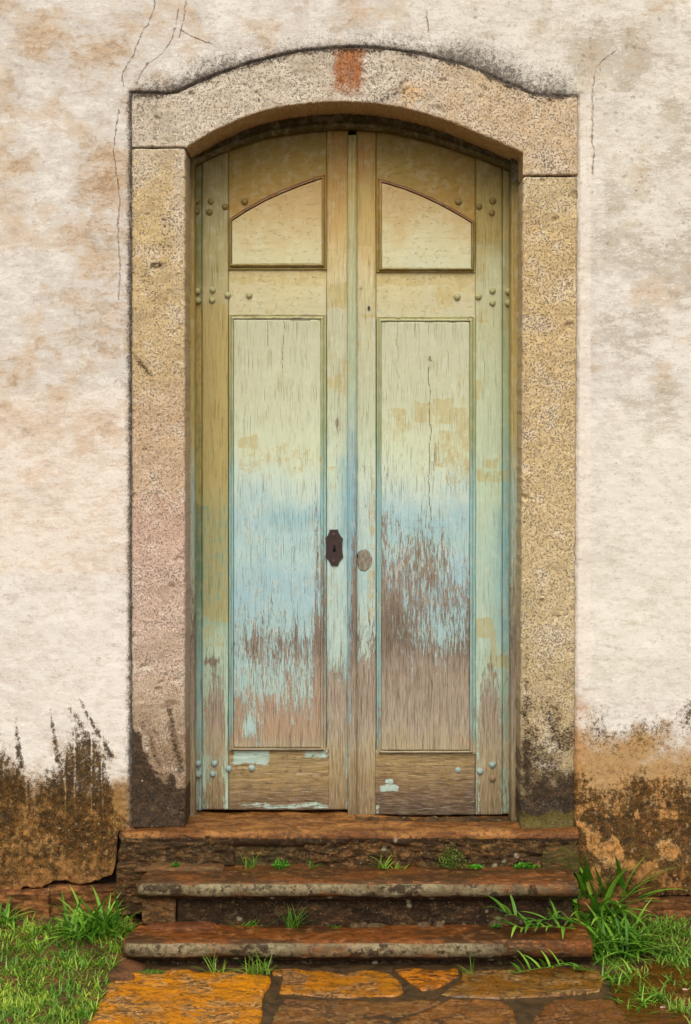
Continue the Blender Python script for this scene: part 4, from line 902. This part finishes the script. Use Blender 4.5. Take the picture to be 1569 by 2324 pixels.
def gz(x, y):
    """height of the earth"""
    t = sst(-y, .04, .62); side = .092 * (1 - t)
    l = sst(-x, .60, .80); r = sst(x, .72, .9)
    rs = .085 * (1 - sst(-y, .04, .26)) + .012
    z = -.012 + l * (side + .012) + r * (rs + .0)
    b = (fbm(x / .12 + 9, y / .12 + 9, 4, 301) - .5)
    return z + b * .022 * np.clip(l + r, 0, 1) - .02 * np.clip(sst(-y, 2.6, 5), 0, 1)
def build_ground():
    dx = .012
    xs = np.concatenate([-np.geomspace(1.6, 60, 30)[::-1], np.arange(-1.59, 1.6, dx), np.geomspace(1.6, 60, 30)]); ys = np.concatenate([-np.geomspace(1.2, 90, 30)[::-1], np.arange(-1.19, .06, dx), [.1, .3]])
    X, Y = np.meshgrid(xs, ys, indexing='ij'); Z = gz(X, Y)
    me = raw_mesh('ground', np.stack([X, Y, Z], -1).reshape(-1, 3), grid_quads(*X.shape)[:, ::-1])
    return tag(link('ground', me, M_GROUND), 'wet reddish earth around the steps and path', None, None, 'structure')
build_ground()

path = bpy.data.objects.new('paved_path', None); COL.objects.link(path); path.location = (0, -.6, 0)
tag(path, 'path of large wet irregular orange-brown flagstones bedded in mortar', None, None, 'structure')
FL = [  # outline (survey units on the ground), palette
    ([(268, 2217), (300, 2213), (350, 2211), (392, 2205), (425, 2207), (450, 2212), (540, 2214), (612, 2217), (615, 2229), (610, 2245), (598, 2258), (593, 2275), (594, 2300), (592, 2345), (190, 2345), (215, 2315), (232, 2280), (250, 2245)], ('#d98a0c', '#dba65c', '#8a5210')),
    ([(614, 2206), (700, 2200), (800, 2197), (848, 2202), (890, 2216), (905, 2234), (916, 2255), (900, 2264), (840, 2268), (760, 2267), (690, 2262), (636, 2258), (640, 2242), (646, 2226), (640, 2219), (622, 2217)], ('#c07a14', '#bd8c50', '#6a4416')),
    ([(893, 2208), (931, 2199), (990, 2201), (1037, 2206), (1043, 2219), (1010, 2240), (984, 2251), (960, 2253), (940, 2240), (922, 2226)], ('#cf7c0c', '#94580f', '#4a2c0c')),
    ([(1052, 2214), (1100, 2208), (1150, 2204), (1250, 2200), (1339, 2198), (1360, 2215), (1371, 2232), (1362, 2254), (1300, 2262), (1200, 2268), (1100, 2270), (1030, 2268), (1002, 2262), (1020, 2248), (1048, 2230)], ('#8c5c16', '#b08a4a', '#3c2a12')),
    ([(650, 2274), (760, 2275), (900, 2276), (985, 2271), (1010, 2274), (960, 2296), (890, 2322), (850, 2345), (612, 2345), (622, 2315), (636, 2290)], ('#7a4e22', '#54381a', '#a07c4c')),
    ([(1026, 2275), (1090, 2276), (1140, 2282), (1165, 2300), (1178, 2345), (870, 2345), (900, 2328), (970, 2299)], ('#8a561e', '#543414', '#a87640')),
    ([(1262, 2277), (1320, 2275), (1388, 2276), (1412, 2300), (1440, 2345), (1200, 2345), (1215, 2312), (1236, 2292)], ('#7a4c20', '#9a6430', '#3a2610'))]
def flagstone(pts, pal, i):
    P = [Vector(WG(u, v, 0.0)) for u, v in pts]; out = []
    for a, b in zip(P, P[1:] + P[:1]):
        n = max(1, int((b - a).length / .012))
        for k in range(n):
            p = a.lerp(b, k / n); j = (float(fbm(p.x / .03, p.y / .03, 3, 5 + i)) - .5) * .014; p = p + Vector((j, j * .8, 0)); out.append(p)
    bm = bmesh.new(); vs = [bm.verts.new(p) for p in out]; f = bm.faces.new(vs); bmesh.ops.triangulate(bm, faces=[f])
    bmesh.ops.recalc_face_normals(bm, faces=bm.faces)
    for _ in range(2):
        long = [e for e in bm.edges if e.calc_length() > .03 and not e.is_boundary]
        if long: bmesh.ops.subdivide_edges(bm, edges=long, cuts=1); bmesh.ops.triangulate(bm, faces=[f_ for f_ in bm.faces if len(f_.verts) > 3])
    for _ in range(2):
        e2 = [e for e in bm.edges if e.calc_length() > .022 and not e.is_boundary]
        if e2: bmesh.ops.subdivide_edges(bm, edges=e2, cuts=1); bmesh.ops.triangulate(bm, faces=[f_ for f_ in bm.faces if len(f_.verts) > 3])
    bnd = [e for e in bm.edges if e.is_boundary]
    r = bmesh.ops.extrude_edge_only(bm, edges=bnd); nv = [g_ for g_ in r['geom'] if isinstance(g_, bmesh.types.BMVert)]; lo = set(nv)
    bv = set(v for e in bnd for v in e.verts)
    tilt = ((i * 37 % 7) - 3) * .003
    for v in bm.verts:
        if v in lo: v.co.z = -.03
        else:
            v.co.z = .006 + .002 * (i % 3) + tilt * (v.co.x) + (float(fbm(v.co.x / .09, v.co.y / .04, 4, 20 + i)) - .5) * .014 - (.001 if v in bv else 0)
    bmesh.ops.recalc_face_normals(bm, faces=bm.faces)
    for f_ in bm.faces: f_.smooth = True
    me = bpy.data.meshes.new('flagstone'); bm.to_mesh(me); bm.free()
    return link('flagstone', me, mat_flag(*pal, i + 1), path)
for i, (pts, pal) in enumerate(FL): flagstone(pts, pal, i)
for i, (x0, x1, y0, y1) in enumerate([(-.92, -.2, -1.5, -.9), (-.17, .35, -1.42, -.89), (.38, .98, -1.5, -.91), (-.95, -.35, -2.1, -1.54), (-.3, .4, -2.1, -1.46), (.44, 1.0, -2.1, -1.55)]):
    pr = [(x0, y1), ((x0 + x1) / 2, y1 + .02), (x1, y1 - .03), (x1 + .015, (y0 + y1) / 2), (x1 - .03, y0 + .02), ((x0 + x1) / 2, y0), (x0 + .02, y0 + .03), (x0 - .01, (y0 + y1) / 2)]
    flagstone([(CX + px * F / (D + py), CY + H * F / (D + py)) for px, py in pr], FL[(i * 3 + 1) % 7][1], 7 + i)
# mortar bed
xs = np.linspace(-1.0, 1.02, 170); ys = np.linspace(-2.2, -.30, 150); X, Y = np.meshgrid(xs, ys, indexing='ij')
lx = -.775 - .06 * sst(-Y, .4, .9) ; rx = .86 + .13 * sst(-Y, .35, .9); T = (X + 1.0) / 2.02; Xb = lx + (rx - lx) * T
Zb = .001 + (fbm(Xb / .08, Y / .08, 4, 88) - .5) * .010 - .03 * (np.clip(1 - T / .03, 0, 1) + np.clip(1 - (1 - T) / .03, 0, 1)) + .012 * (1 - sst(-Y, .33, .39)) + .002
link('mortar_bed', raw_mesh('mortar_bed', np.stack([Xb, Y, Zb], -1).reshape(-1, 3), grid_quads(*X.shape)[:, ::-1]), M_MORTAR, path)
# puddle
rr_, aa_ = np.meshgrid(np.linspace(.01, 1, 30), np.linspace(0, 2 * np.pi, 90), indexing='ij'); wob = 1 + .35 * (fbm(np.cos(aa_) * 1.5 + 7, np.sin(aa_) * 1.5 + 7, 3, 4) - .5)
X = 1.30 + .50 * rr_ * wob * np.cos(aa_); Y = -.78 + .56 * rr_ * wob * np.sin(aa_)
tag(link('puddle', raw_mesh('puddle', np.stack([X, Y, 0 * X + .0065], -1).reshape(-1, 3), grid_quads(30, 90)), M_WATER), 'shallow muddy brown puddle among the grass right of the path', None, None, 'structure')

# ------------------------------------------------------------------ grass and plants
def blade_arrays(root, az, length, width, lean, curl, seg=6, rnd=.5, fold=.35, twist=0.0):
    """one grass blade: V-folded tapered strip"""
    t = np.linspace(0, 1, seg + 1); th = lean + curl * t; ds = length / seg
    r = np.concatenate([[0], np.cumsum(np.sin(th[:-1]) * ds)]); z = np.concatenate([[0], np.cumsum(np.cos(th[:-1]) * ds)])
    w = width * np.clip(np.minimum(.55 + t * 2.2, 1.0) * (1 - t ** 2.2) + .02, 0, 1) / 2
    ca, sa = math.cos(az), math.sin(az); side = np.array([-sa, ca, 0])
    if twist: side = np.array([-sa * math.cos(twist), ca * math.cos(twist), math.sin(twist)])
    c = np.stack([r * ca, r * sa, z], -1) + np.array(root); nrm = np.stack([-np.cos(th) * ca, -np.cos(th) * sa, np.sin(th)], -1)
    l = c + side * w[:, None] + nrm * (w * fold)[:, None]; rr = c - side * w[:, None] + nrm * (w * fold)[:, None]
    P = np.stack([l, c, rr], 1).reshape(-1, 3); q = []
    for k in range(seg):
        a = k * 3; q += [(a, a + 1, a + 4, a + 3), (a + 1, a + 2, a + 5, a + 4)]
    A = np.stack([np.full(len(P), rnd), np.repeat(t, 3), np.zeros(len(P)), np.ones(len(P))], -1)
    return P, np.array(q), A
def join_blades(name, bl, mat, parent=None):
    co, qs, at, off = [], [], [], 0
    for P, q, A in bl: co.append(P); qs.append(q + off); at.append(A); off += len(P)
    return link(name, raw_mesh(name, np.concatenate(co), np.concatenate(qs), {'leaf': np.concatenate(at)}), mat, parent)
R_ = random.Random(11)
BLM = {}
def blade_mesh(kind, i):
    key = (kind, i)
    if key not in BLM:
        rr = random.Random(str(key))
        if kind == 'tall': P, q, A = blade_arrays((0, 0, 0), 0, 1, .072 * rr.uniform(.8, 1.15), rr.uniform(.0, .1), rr.uniform(.15, 1.1), 9, rr.random(), .35)
        else: P, q, A = blade_arrays((0, 0, 0), 0, 1, .17 * rr.uniform(.8, 1.2), rr.uniform(.0, .2), rr.uniform(.2, .9), 8, rr.random(), .25)
        BLM[key] = raw_mesh('blade', P, q, {'leaf': A})
    return BLM[key]
def tuft(name, label, cat, x, y, z, n, lmin, lmax, spread, mat, lean=(.1, .9), azr=(0, 2 * math.pi), kind='tall', group=None, rad=.02):
    t = empty(name, (x, y, z), label, cat, group)
    for i in range(n):
        me = blade_mesh(kind, R_.randrange(7))
        key = me.name + mat.name
        if key not in BLM:
            m2 = me.copy(); m2.materials.clear(); m2.materials.append(mat); BLM[key] = m2
        o = bpy.data.objects.new('blade', BLM[key]); COL.objects.link(o); o.parent = t
        az = R_.uniform(*azr); a2 = R_.uniform(0, 6.28); rr = rad * math.sqrt(R_.random()); L = R_.uniform(lmin, lmax)
        ln = R_.uniform(*lean)
        o.location = (rr * math.cos(a2) * spread[0], rr * math.sin(a2) * spread[1], -.004)
        o.rotation_euler = Euler((0, ln * .8, az), 'XYZ'); o.scale = (L, L * R_.uniform(.8, 1.15), L)
    return t
def small_tuft(name, label, cat, x, y, z, n, lmin, lmax, wid, mat, lean=(.1, 1.0), curl=(.2, 1.2), rad=(.01, .006), azr=(0, 6.28), group=None):
    bl = []
    for i in range(n):
        az = R_.uniform(*azr); a2 = R_.uniform(0, 6.28); k = math.sqrt(R_.random())
        bl.append(blade_arrays((rad[0] * k * math.cos(a2), rad[1] * k * math.sin(a2), -.002), az, R_.uniform(lmin, lmax) * 1.4, wid * R_.uniform(.9, 1.4), R_.uniform(*lean), R_.uniform(*curl), 6, R_.random(), .3))
    o = join_blades(name, bl, mat); o.location = (x, y, z); return tag(o, label, cat, group)
def ground_pt(u, v):
    z = .03
    for _ in range(12):
        x, y, _z = WG(u, v, z); z = float(gz(np.array(x), np.array(y)))
    return x, y, z
# large tufts
x, y, z = ground_pt(212, 2118)
tuft('grass_tuft', 'large bright green grass tuft standing left of the steps at the wall foot', 'grass tuft', x, y, z, 170, .08, .19, (1.6, 1.0), M_GRASS, (.05, 1.5), rad=.055)
x, y, z = ground_pt(14, 2094)
tuft('grass_tuft', 'dark green grass tuft cut by the left edge of the picture', 'grass tuft', x, y, z, 22, .07, .15, (1.8, 1), M_GRASS, (.1, 1.4), rad=.02)
x, y, z = ground_pt(128, 2052)
tuft('grass_tuft', 'small grass tuft against the broken plaster above the big left tuft', 'grass tuft', x, y, z, 20, .04, .095, (1.6, 1), M_WEED, (.1, 1.4), rad=.025)
x, y, z = ground_pt(255, 2060)
tuft('grass_tuft', 'thin dark grass in the corner of wall and steps at left', 'grass tuft', x, y, z, 20, .03, .07, (1.4, 1), M_GRASS, (.1, 1.2), rad=.02)
x, y, z = ground_pt(1352, 2085)
tuft('grass_tuft', 'tall bright grass clump rising beside the right ends of the steps', 'grass tuft', x, y, z, 150, .17, .33, (1.3, 1.0), M_GRASS, (.0, 1.15), rad=.08)
x, y, z = ground_pt(1400, 2110)
tuft('grass_tuft', 'broad spreading grass clump in front of the tall clump right of the steps', 'grass tuft', x, y, z, 190, .09, .21, (1.6, 1.0), M_GRASS, (.3, 1.5), rad=.07)
x, y, z = ground_pt(1460, 2100)
tuft('grass_tuft', 'low grass clump right of the spreading clump, in front of the red footing', 'grass tuft', x, y, z, 46, .05, .11, (2, 1.0), M_WEED, (.3, 1.5), rad=.06)
x, y, z = ground_pt(1375, 2175)
tuft('grass_tuft', 'grass tuft at the right end of the lowest step', 'grass tuft', x, y, z, 34, .05, .12, (1.2, 1.2), M_GRASS, (.2, 1.4), rad=.035)
x, y, z = ground_pt(1400, 2225)
tuft('grass_tuft', 'grass tuft growing over the right edge of the path beside the puddle', 'grass tuft', x, y, z, 46, .05, .12, (1.4, 1.6), M_GRASS, (.3, 1.5), rad=.05)
x, y, z = ground_pt(1465, 2285)
tuft('grass_tuft', 'grass tuft nearest the bottom right corner along the path edge', 'grass tuft', x, y, z, 60, .05, .12, (1.4, 1.6), M_GRASS, (.3, 1.5), rad=.06)
x, y, z = ground_pt(1545, 2130)
tuft('grass_tuft', 'leafy grass tuft cut by the right edge of the picture', 'grass tuft', x, y, z, 46, .05, .12, (1.6, 1.2), M_WEED, (.2, 1.5), rad=.05)
# creeping leafy grass over the steps (stem with side leaves)
def creeping(name, label, pts, mat, n=14, lmin=.03, lmax=.065, group='creeping grass shoots'):
    P = [Vector(p) for p in pts]; t = empty(name, P[0], label, 'grass', group)
    d = [0]
    for a, b in zip(P, P[1:]): d.append(d[-1] + (b - a).length)
    def at(s):
        for k in range(len(P) - 1):
            if s <= d[k + 1]: return P[k].lerp(P[k + 1], (s - d[k]) / (d[k + 1] - d[k])), (P[k + 1] - P[k]).normalized()
        return P[-1], (P[-1] - P[-2]).normalized()
    co = []; m = 24
    for k in range(m):
        p, q = at(d[-1] * k / (m - 1)); p = p - P[0]; r = .0016
        for j in range(5): a = j * 2 * math.pi / 5; co.append((p.x, p.y + r * math.cos(a), p.z + r * math.sin(a)))
    qs = [(k * 5 + j, k * 5 + (j + 1) % 5, (k + 1) * 5 + (j + 1) % 5, (k + 1) * 5 + j) for k in range(m - 1) for j in range(5)]
    o = bpy.data.objects.new('stem', raw_mesh('stem', co, qs, {'leaf': np.tile([.5, .2, 0, 1.0], (len(co), 1))})); o.data.materials.append(mat); COL.objects.link(o); o.parent = t
    for i in range(n):
        s = d[-1] * (i + .5) / n; p, q = at(s); me = blade_mesh('leafy', i % 7); key = me.name + mat.name
        if key not in BLM: m2 = me.copy(); m2.materials.clear(); m2.materials.append(mat); BLM[key] = m2
        o = bpy.data.objects.new('leaf', BLM[key]); COL.objects.link(o); o.parent = t; o.location = p - P[0]
        az = math.atan2(q.y, q.x) + (1 if i % 2 else -1) * R_.uniform(.4, 1.4); L = R_.uniform(lmin, lmax)
        o.rotation_euler = Euler((0, R_.uniform(.3, 1.5), az), 'XYZ'); o.scale = (L, L, L)
    return t
creeping('grass_shoot', 'leafy green shoot trailing left across the middle tread from the right clump', [(xw(1330, -.2), -.24, Z3 + .01), (xw(1270, -.25), -.27, Z3 + .045), (xw(1200, -.28), -.30, Z3 + .045), (xw(1130, -.3), -.30, Z3 + .085)], M_GRASS, 18, .055, .10)
creeping('grass_shoot', 'second leafy shoot on the middle tread, lower and lying on the stone', [(xw(1300, -.2), -.27, Z3 + .01), (xw(1240, -.25), -.31, Z3 + .03), (xw(1180, -.28), -.31, Z3 + .025), (xw(1150, -.3), -.32, Z3 + .05)], M_GRASS, 18, .05, .09)
creeping('grass_shoot', 'leafy shoot lying on the paving at the right foot of the lowest step', [(xw(1360, -.4), -.40, .01), (xw(1290, -.42), -.42, .045), (xw(1220, -.43), -.43, .035), (xw(1165, -.44), -.43, .02)], M_GRASS, 18, .05, .09)
# small plants on the treads
def on_step(u, Y, zt): return xw(u, Y), Y, zt
G1 = 'grasses rooted in the step joints'
small_tuft('grass_tuft', 'thin yellowish grass on the upper tread below the left door leaf', 'grass', *on_step(566, -.085, Z2), 16, .03, .095, .0028, M_WEED, (.0, .9), (.2, 1.6), (.02, .006), group=G1)
small_tuft('grass_tuft', 'few short blades on the upper tread just left of centre', 'grass', *on_step(708, -.085, Z2), 8, .025, .05, .003, M_WEED, (.3, 1.2), (.2, 1.2), (.012, .005), group=G1)
small_tuft('grass_tuft', 'green grass tuft on the upper tread right of centre', 'grass', *on_step(868, -.085, Z2), 16, .025, .07, .004, M_WEED, (.0, 1.2), (.1, 1.2), (.02, .006), group=G1)
small_tuft('grass_tuft', 'dry low blades right of the green tuft on the upper tread', 'grass', *on_step(905, -.085, Z2), 12, .02, .045, .0025, M_LAWN, (.5, 1.4), (.2, 1.0), (.025, .006), group=G1)
small_tuft('grass_tuft', 'upright spiky tuft on the middle tread below the keyhole side', 'grass', *on_step(665, -.23, Z3), 30, .04, .098, .0042, M_WEED, (.0, .8), (.1, 1.2), (.022, .008), group=G1)
small_tuft('grass_tuft', 'blue-green flat grass on the middle tread left of the spiky tuft', 'grass', *on_step(565, -.22, Z3), 20, .02, .045, .005, M_GRASS, (.8, 1.5), (.1, .5), (.06, .008), group=G1)
small_tuft('grass_tuft', 'short yellow-green sprig on the middle tread right of the spiky tuft', 'grass', *on_step(763, -.23, Z3), 7, .015, .035, .0035, M_WEED, (.4, 1.3), (.1, .8), (.012, .006), group=G1)
x, y, z = WG(492, 2212, .008)
small_tuft('grass_tuft', 'fine grass at the foot of the lowest step, left of two tufts', 'grass', x, y, z, 20, .03, .085, .0032, M_WEED, (.1, 1.2), (.2, 1.2), (.03, .008), group=G1)
x, y, z = WG(586, 2211, .008)
small_tuft('grass_tuft', 'fuller bright grass tuft at the foot of the lowest step above the paving joint', 'grass', x, y, z, 44, .03, .085, .0032, M_WEED, (.1, 1.3), (.1, 1.2), (.04, .01), group=G1)
x, y, z = WG(1062, 2213, .008)
small_tuft('grass_tuft', 'sparse dry tuft at the step foot above the orange triangular flagstone', 'grass', x, y, z, 14, .02, .065, .002, M_LAWN, (.0, 1.1), (.1, .9), (.025, .008), group=G1)
# cushions of small-leaved herb
def herb(label, x, y, z, rx, ry, h, n, leaf=.005, stems=True, mat=None):
    bl = []
    for i in range(n):
        a = R_.uniform(0, 6.28); k = math.sqrt(R_.random()) * 1.15; hh = 1.25 * h * R_.random() * (1 - k * .6)
        bl.append(blade_arrays((rx * k * math.cos(a), ry * k * math.sin(a), hh), R_.uniform(0, 6.28), leaf * R_.uniform(.8, 1.6), leaf * .9, R_.uniform(.4, 1.3), .5, 3, R_.random(), .2))
    if stems:
        for i in range(max(4, n // 25)): bl.append(blade_arrays((rx * R_.uniform(-.5, .5), 0, 0), R_.uniform(0, 6.28), h, .0015, R_.uniform(0, .5), .3, 4, .3, .3))
    o = join_blades('small_herb', bl, mat or M_HERB); o.location = (x, y, z); return tag(o, label, 'plant', 'small herbs on the steps')
herb('round cushion of tiny bright leaves on the upper tread left of centre', *on_step(638, -.085, Z2), .028, .012, .034, 230)
herb('wispy grey-green ferny plant on the upper tread below the right door leaf', *on_step(1025, -.085, Z2), .050, .012, .085, 380, .004, True, M_WEED)
herb('bright clover-like patch at the foot of the ferny plant', *on_step(1078, -.09, Z2), .025, .012, .016, 110, .006)
herb('flat line of small round leaves on the upper tread near its right end', *on_step(1195, -.085, Z2), .042, .010, .020, 150, .007)
herb('tiny bright sprout on the upper tread near its left end', *on_step(399, -.10, Z2 + .01), .012, .008, .016, 50, .006)
herb('tiny sprout on the middle tread by the mortar lumps', *on_step(1125, -.235, Z3), .011, .008, .016, 50, .006)
x, y, z = WG(340, 2210, .01)
herb('low pale green moss cushion above the large orange flagstone', x, y, z, .045, .008, .014, 300, .003, False)

# lawn: nobody could count it
def lawn(name, label, n, region, lens, mat, seed, wid=(.003, .0055), dens=None):
    rr = np.random.default_rng(seed); bl = []; k = 0
    while k < n:
        x, y = rr.uniform(*region[0]), rr.uniform(*region[1]); d = float(fbm(x / .05, y / .05, 3, seed)); 
        if dens is not None and not dens(x, y, d, rr.random()): continue
        z = float(gz(np.array(x), np.array(y))); c = float(fbm(x / .07 + 3, y / .07, 2, seed + 9))
        bl.append(blade_arrays((x, y, z - .003), rr.uniform(0, 6.28), rr.uniform(*lens), rr.uniform(*wid), rr.uniform(.5, 1.6), rr.uniform(-.4, .6), 3, float(np.clip(c * 1.6 - .3 + rr.normal() * .3, 0, 1)), .25)); k += 1
    return tag(join_blades(name, bl, mat), label, 'grass', None, 'stuff')
def dl(x, y, d, r):
    edge = -.765 - .04 * (1 if y < -.6 else max(0, (-y - .4) / .2)) 
    if x > edge + (d - .5) * .08: return False
    return r < (.22 + 2.4 * max(0, d - .40)) * (1 if y < -.14 else .35)
lawn('lawn', 'short yellow-green lawn with bare earth showing, left of the path', 24000, ((-1.75, -.72), (-1.15, -.07)), (.016, .042), M_LAWN, 401, (.0035, .0065), dens=dl)
def dr(x, y, d, r):
    if x < .80 + (.14 if y < -.55 else .0) + (d - .5) * .05: return False
    w = (1.0 if (y > -.30) else .0) + .9 * max(0, min(1, (x - .98) / .15)) * (1 if y > -.62 else .55) + .8 * max(0, 1 - abs(x - (.93 + .25 * max(0, -y - .45))) / .06)
    return r < w * max(0, (d - .34) * 2.8)
lawn('verge_grass', 'patchy wet grass growing out of mud and puddle, right of the path', 11000, ((.8, 1.75), (-1.15, -.07)), (.018, .055), M_WEED, 433, (.003, .006), dens=dr)

M_STRAW = mat_grass('dry_straw', '#8a7448', '#a8935c', '#c4b078')
rs = np.random.default_rng(77); bl = []
for k in range(1500):
    x = rs.uniform(-1.6, -.8) if k % 5 < 3 else rs.uniform(.82, 1.6); y = rs.uniform(-1.1, -.08)
    bl.append(blade_arrays((x, y, float(gz(np.array(x), np.array(y))) + rs.uniform(0, .010)), rs.uniform(0, 6.28), rs.uniform(.02, .06), rs.uniform(.0015, .003), rs.uniform(1.3, 1.6), rs.uniform(-.1, .3), 3, rs.random(), .2))
tag(join_blades('dry_straw', bl, M_STRAW), 'dry dead straw lying flat among the green grass on both sides', 'straw', None, 'stuff')
# fallen petals
M_PETAL = mat_simple('pink_petal', '#c9a0a0', '#b98c86', 60, .6, .0005)
M_PEB = mat_simple('pale_pebble', '#b59a74', '#8a7050', 60, .7, .002)
for (u, v, lab) in [(1505, 2291, 'small fallen pink petal by the puddle, the nearer to the bottom edge'), (1555, 2250, 'small fallen pink petal at the right, the farther of the two')]:
    x, y, z = ground_pt(u, v); pebble('petal', x, y, z + .006, .008, .006, .0025, M_PETAL, None, 4 + u % 5, lab, 'petal', 'fallen petals')
x, y, z = ground_pt(1462, 2156); pebble('pebble', x, y, z + .004, .010, .008, .007, M_PEB, None, 9, 'small pale pebble on the mud right of the grass clump', 'pebble')
x, y, z = ground_pt(158, 2044); pebble('pebble', x, y, z + .006, .012, .01, .010, M_PEB, None, 12, 'small pale pebble in the grass under the broken plaster at left', 'pebble')
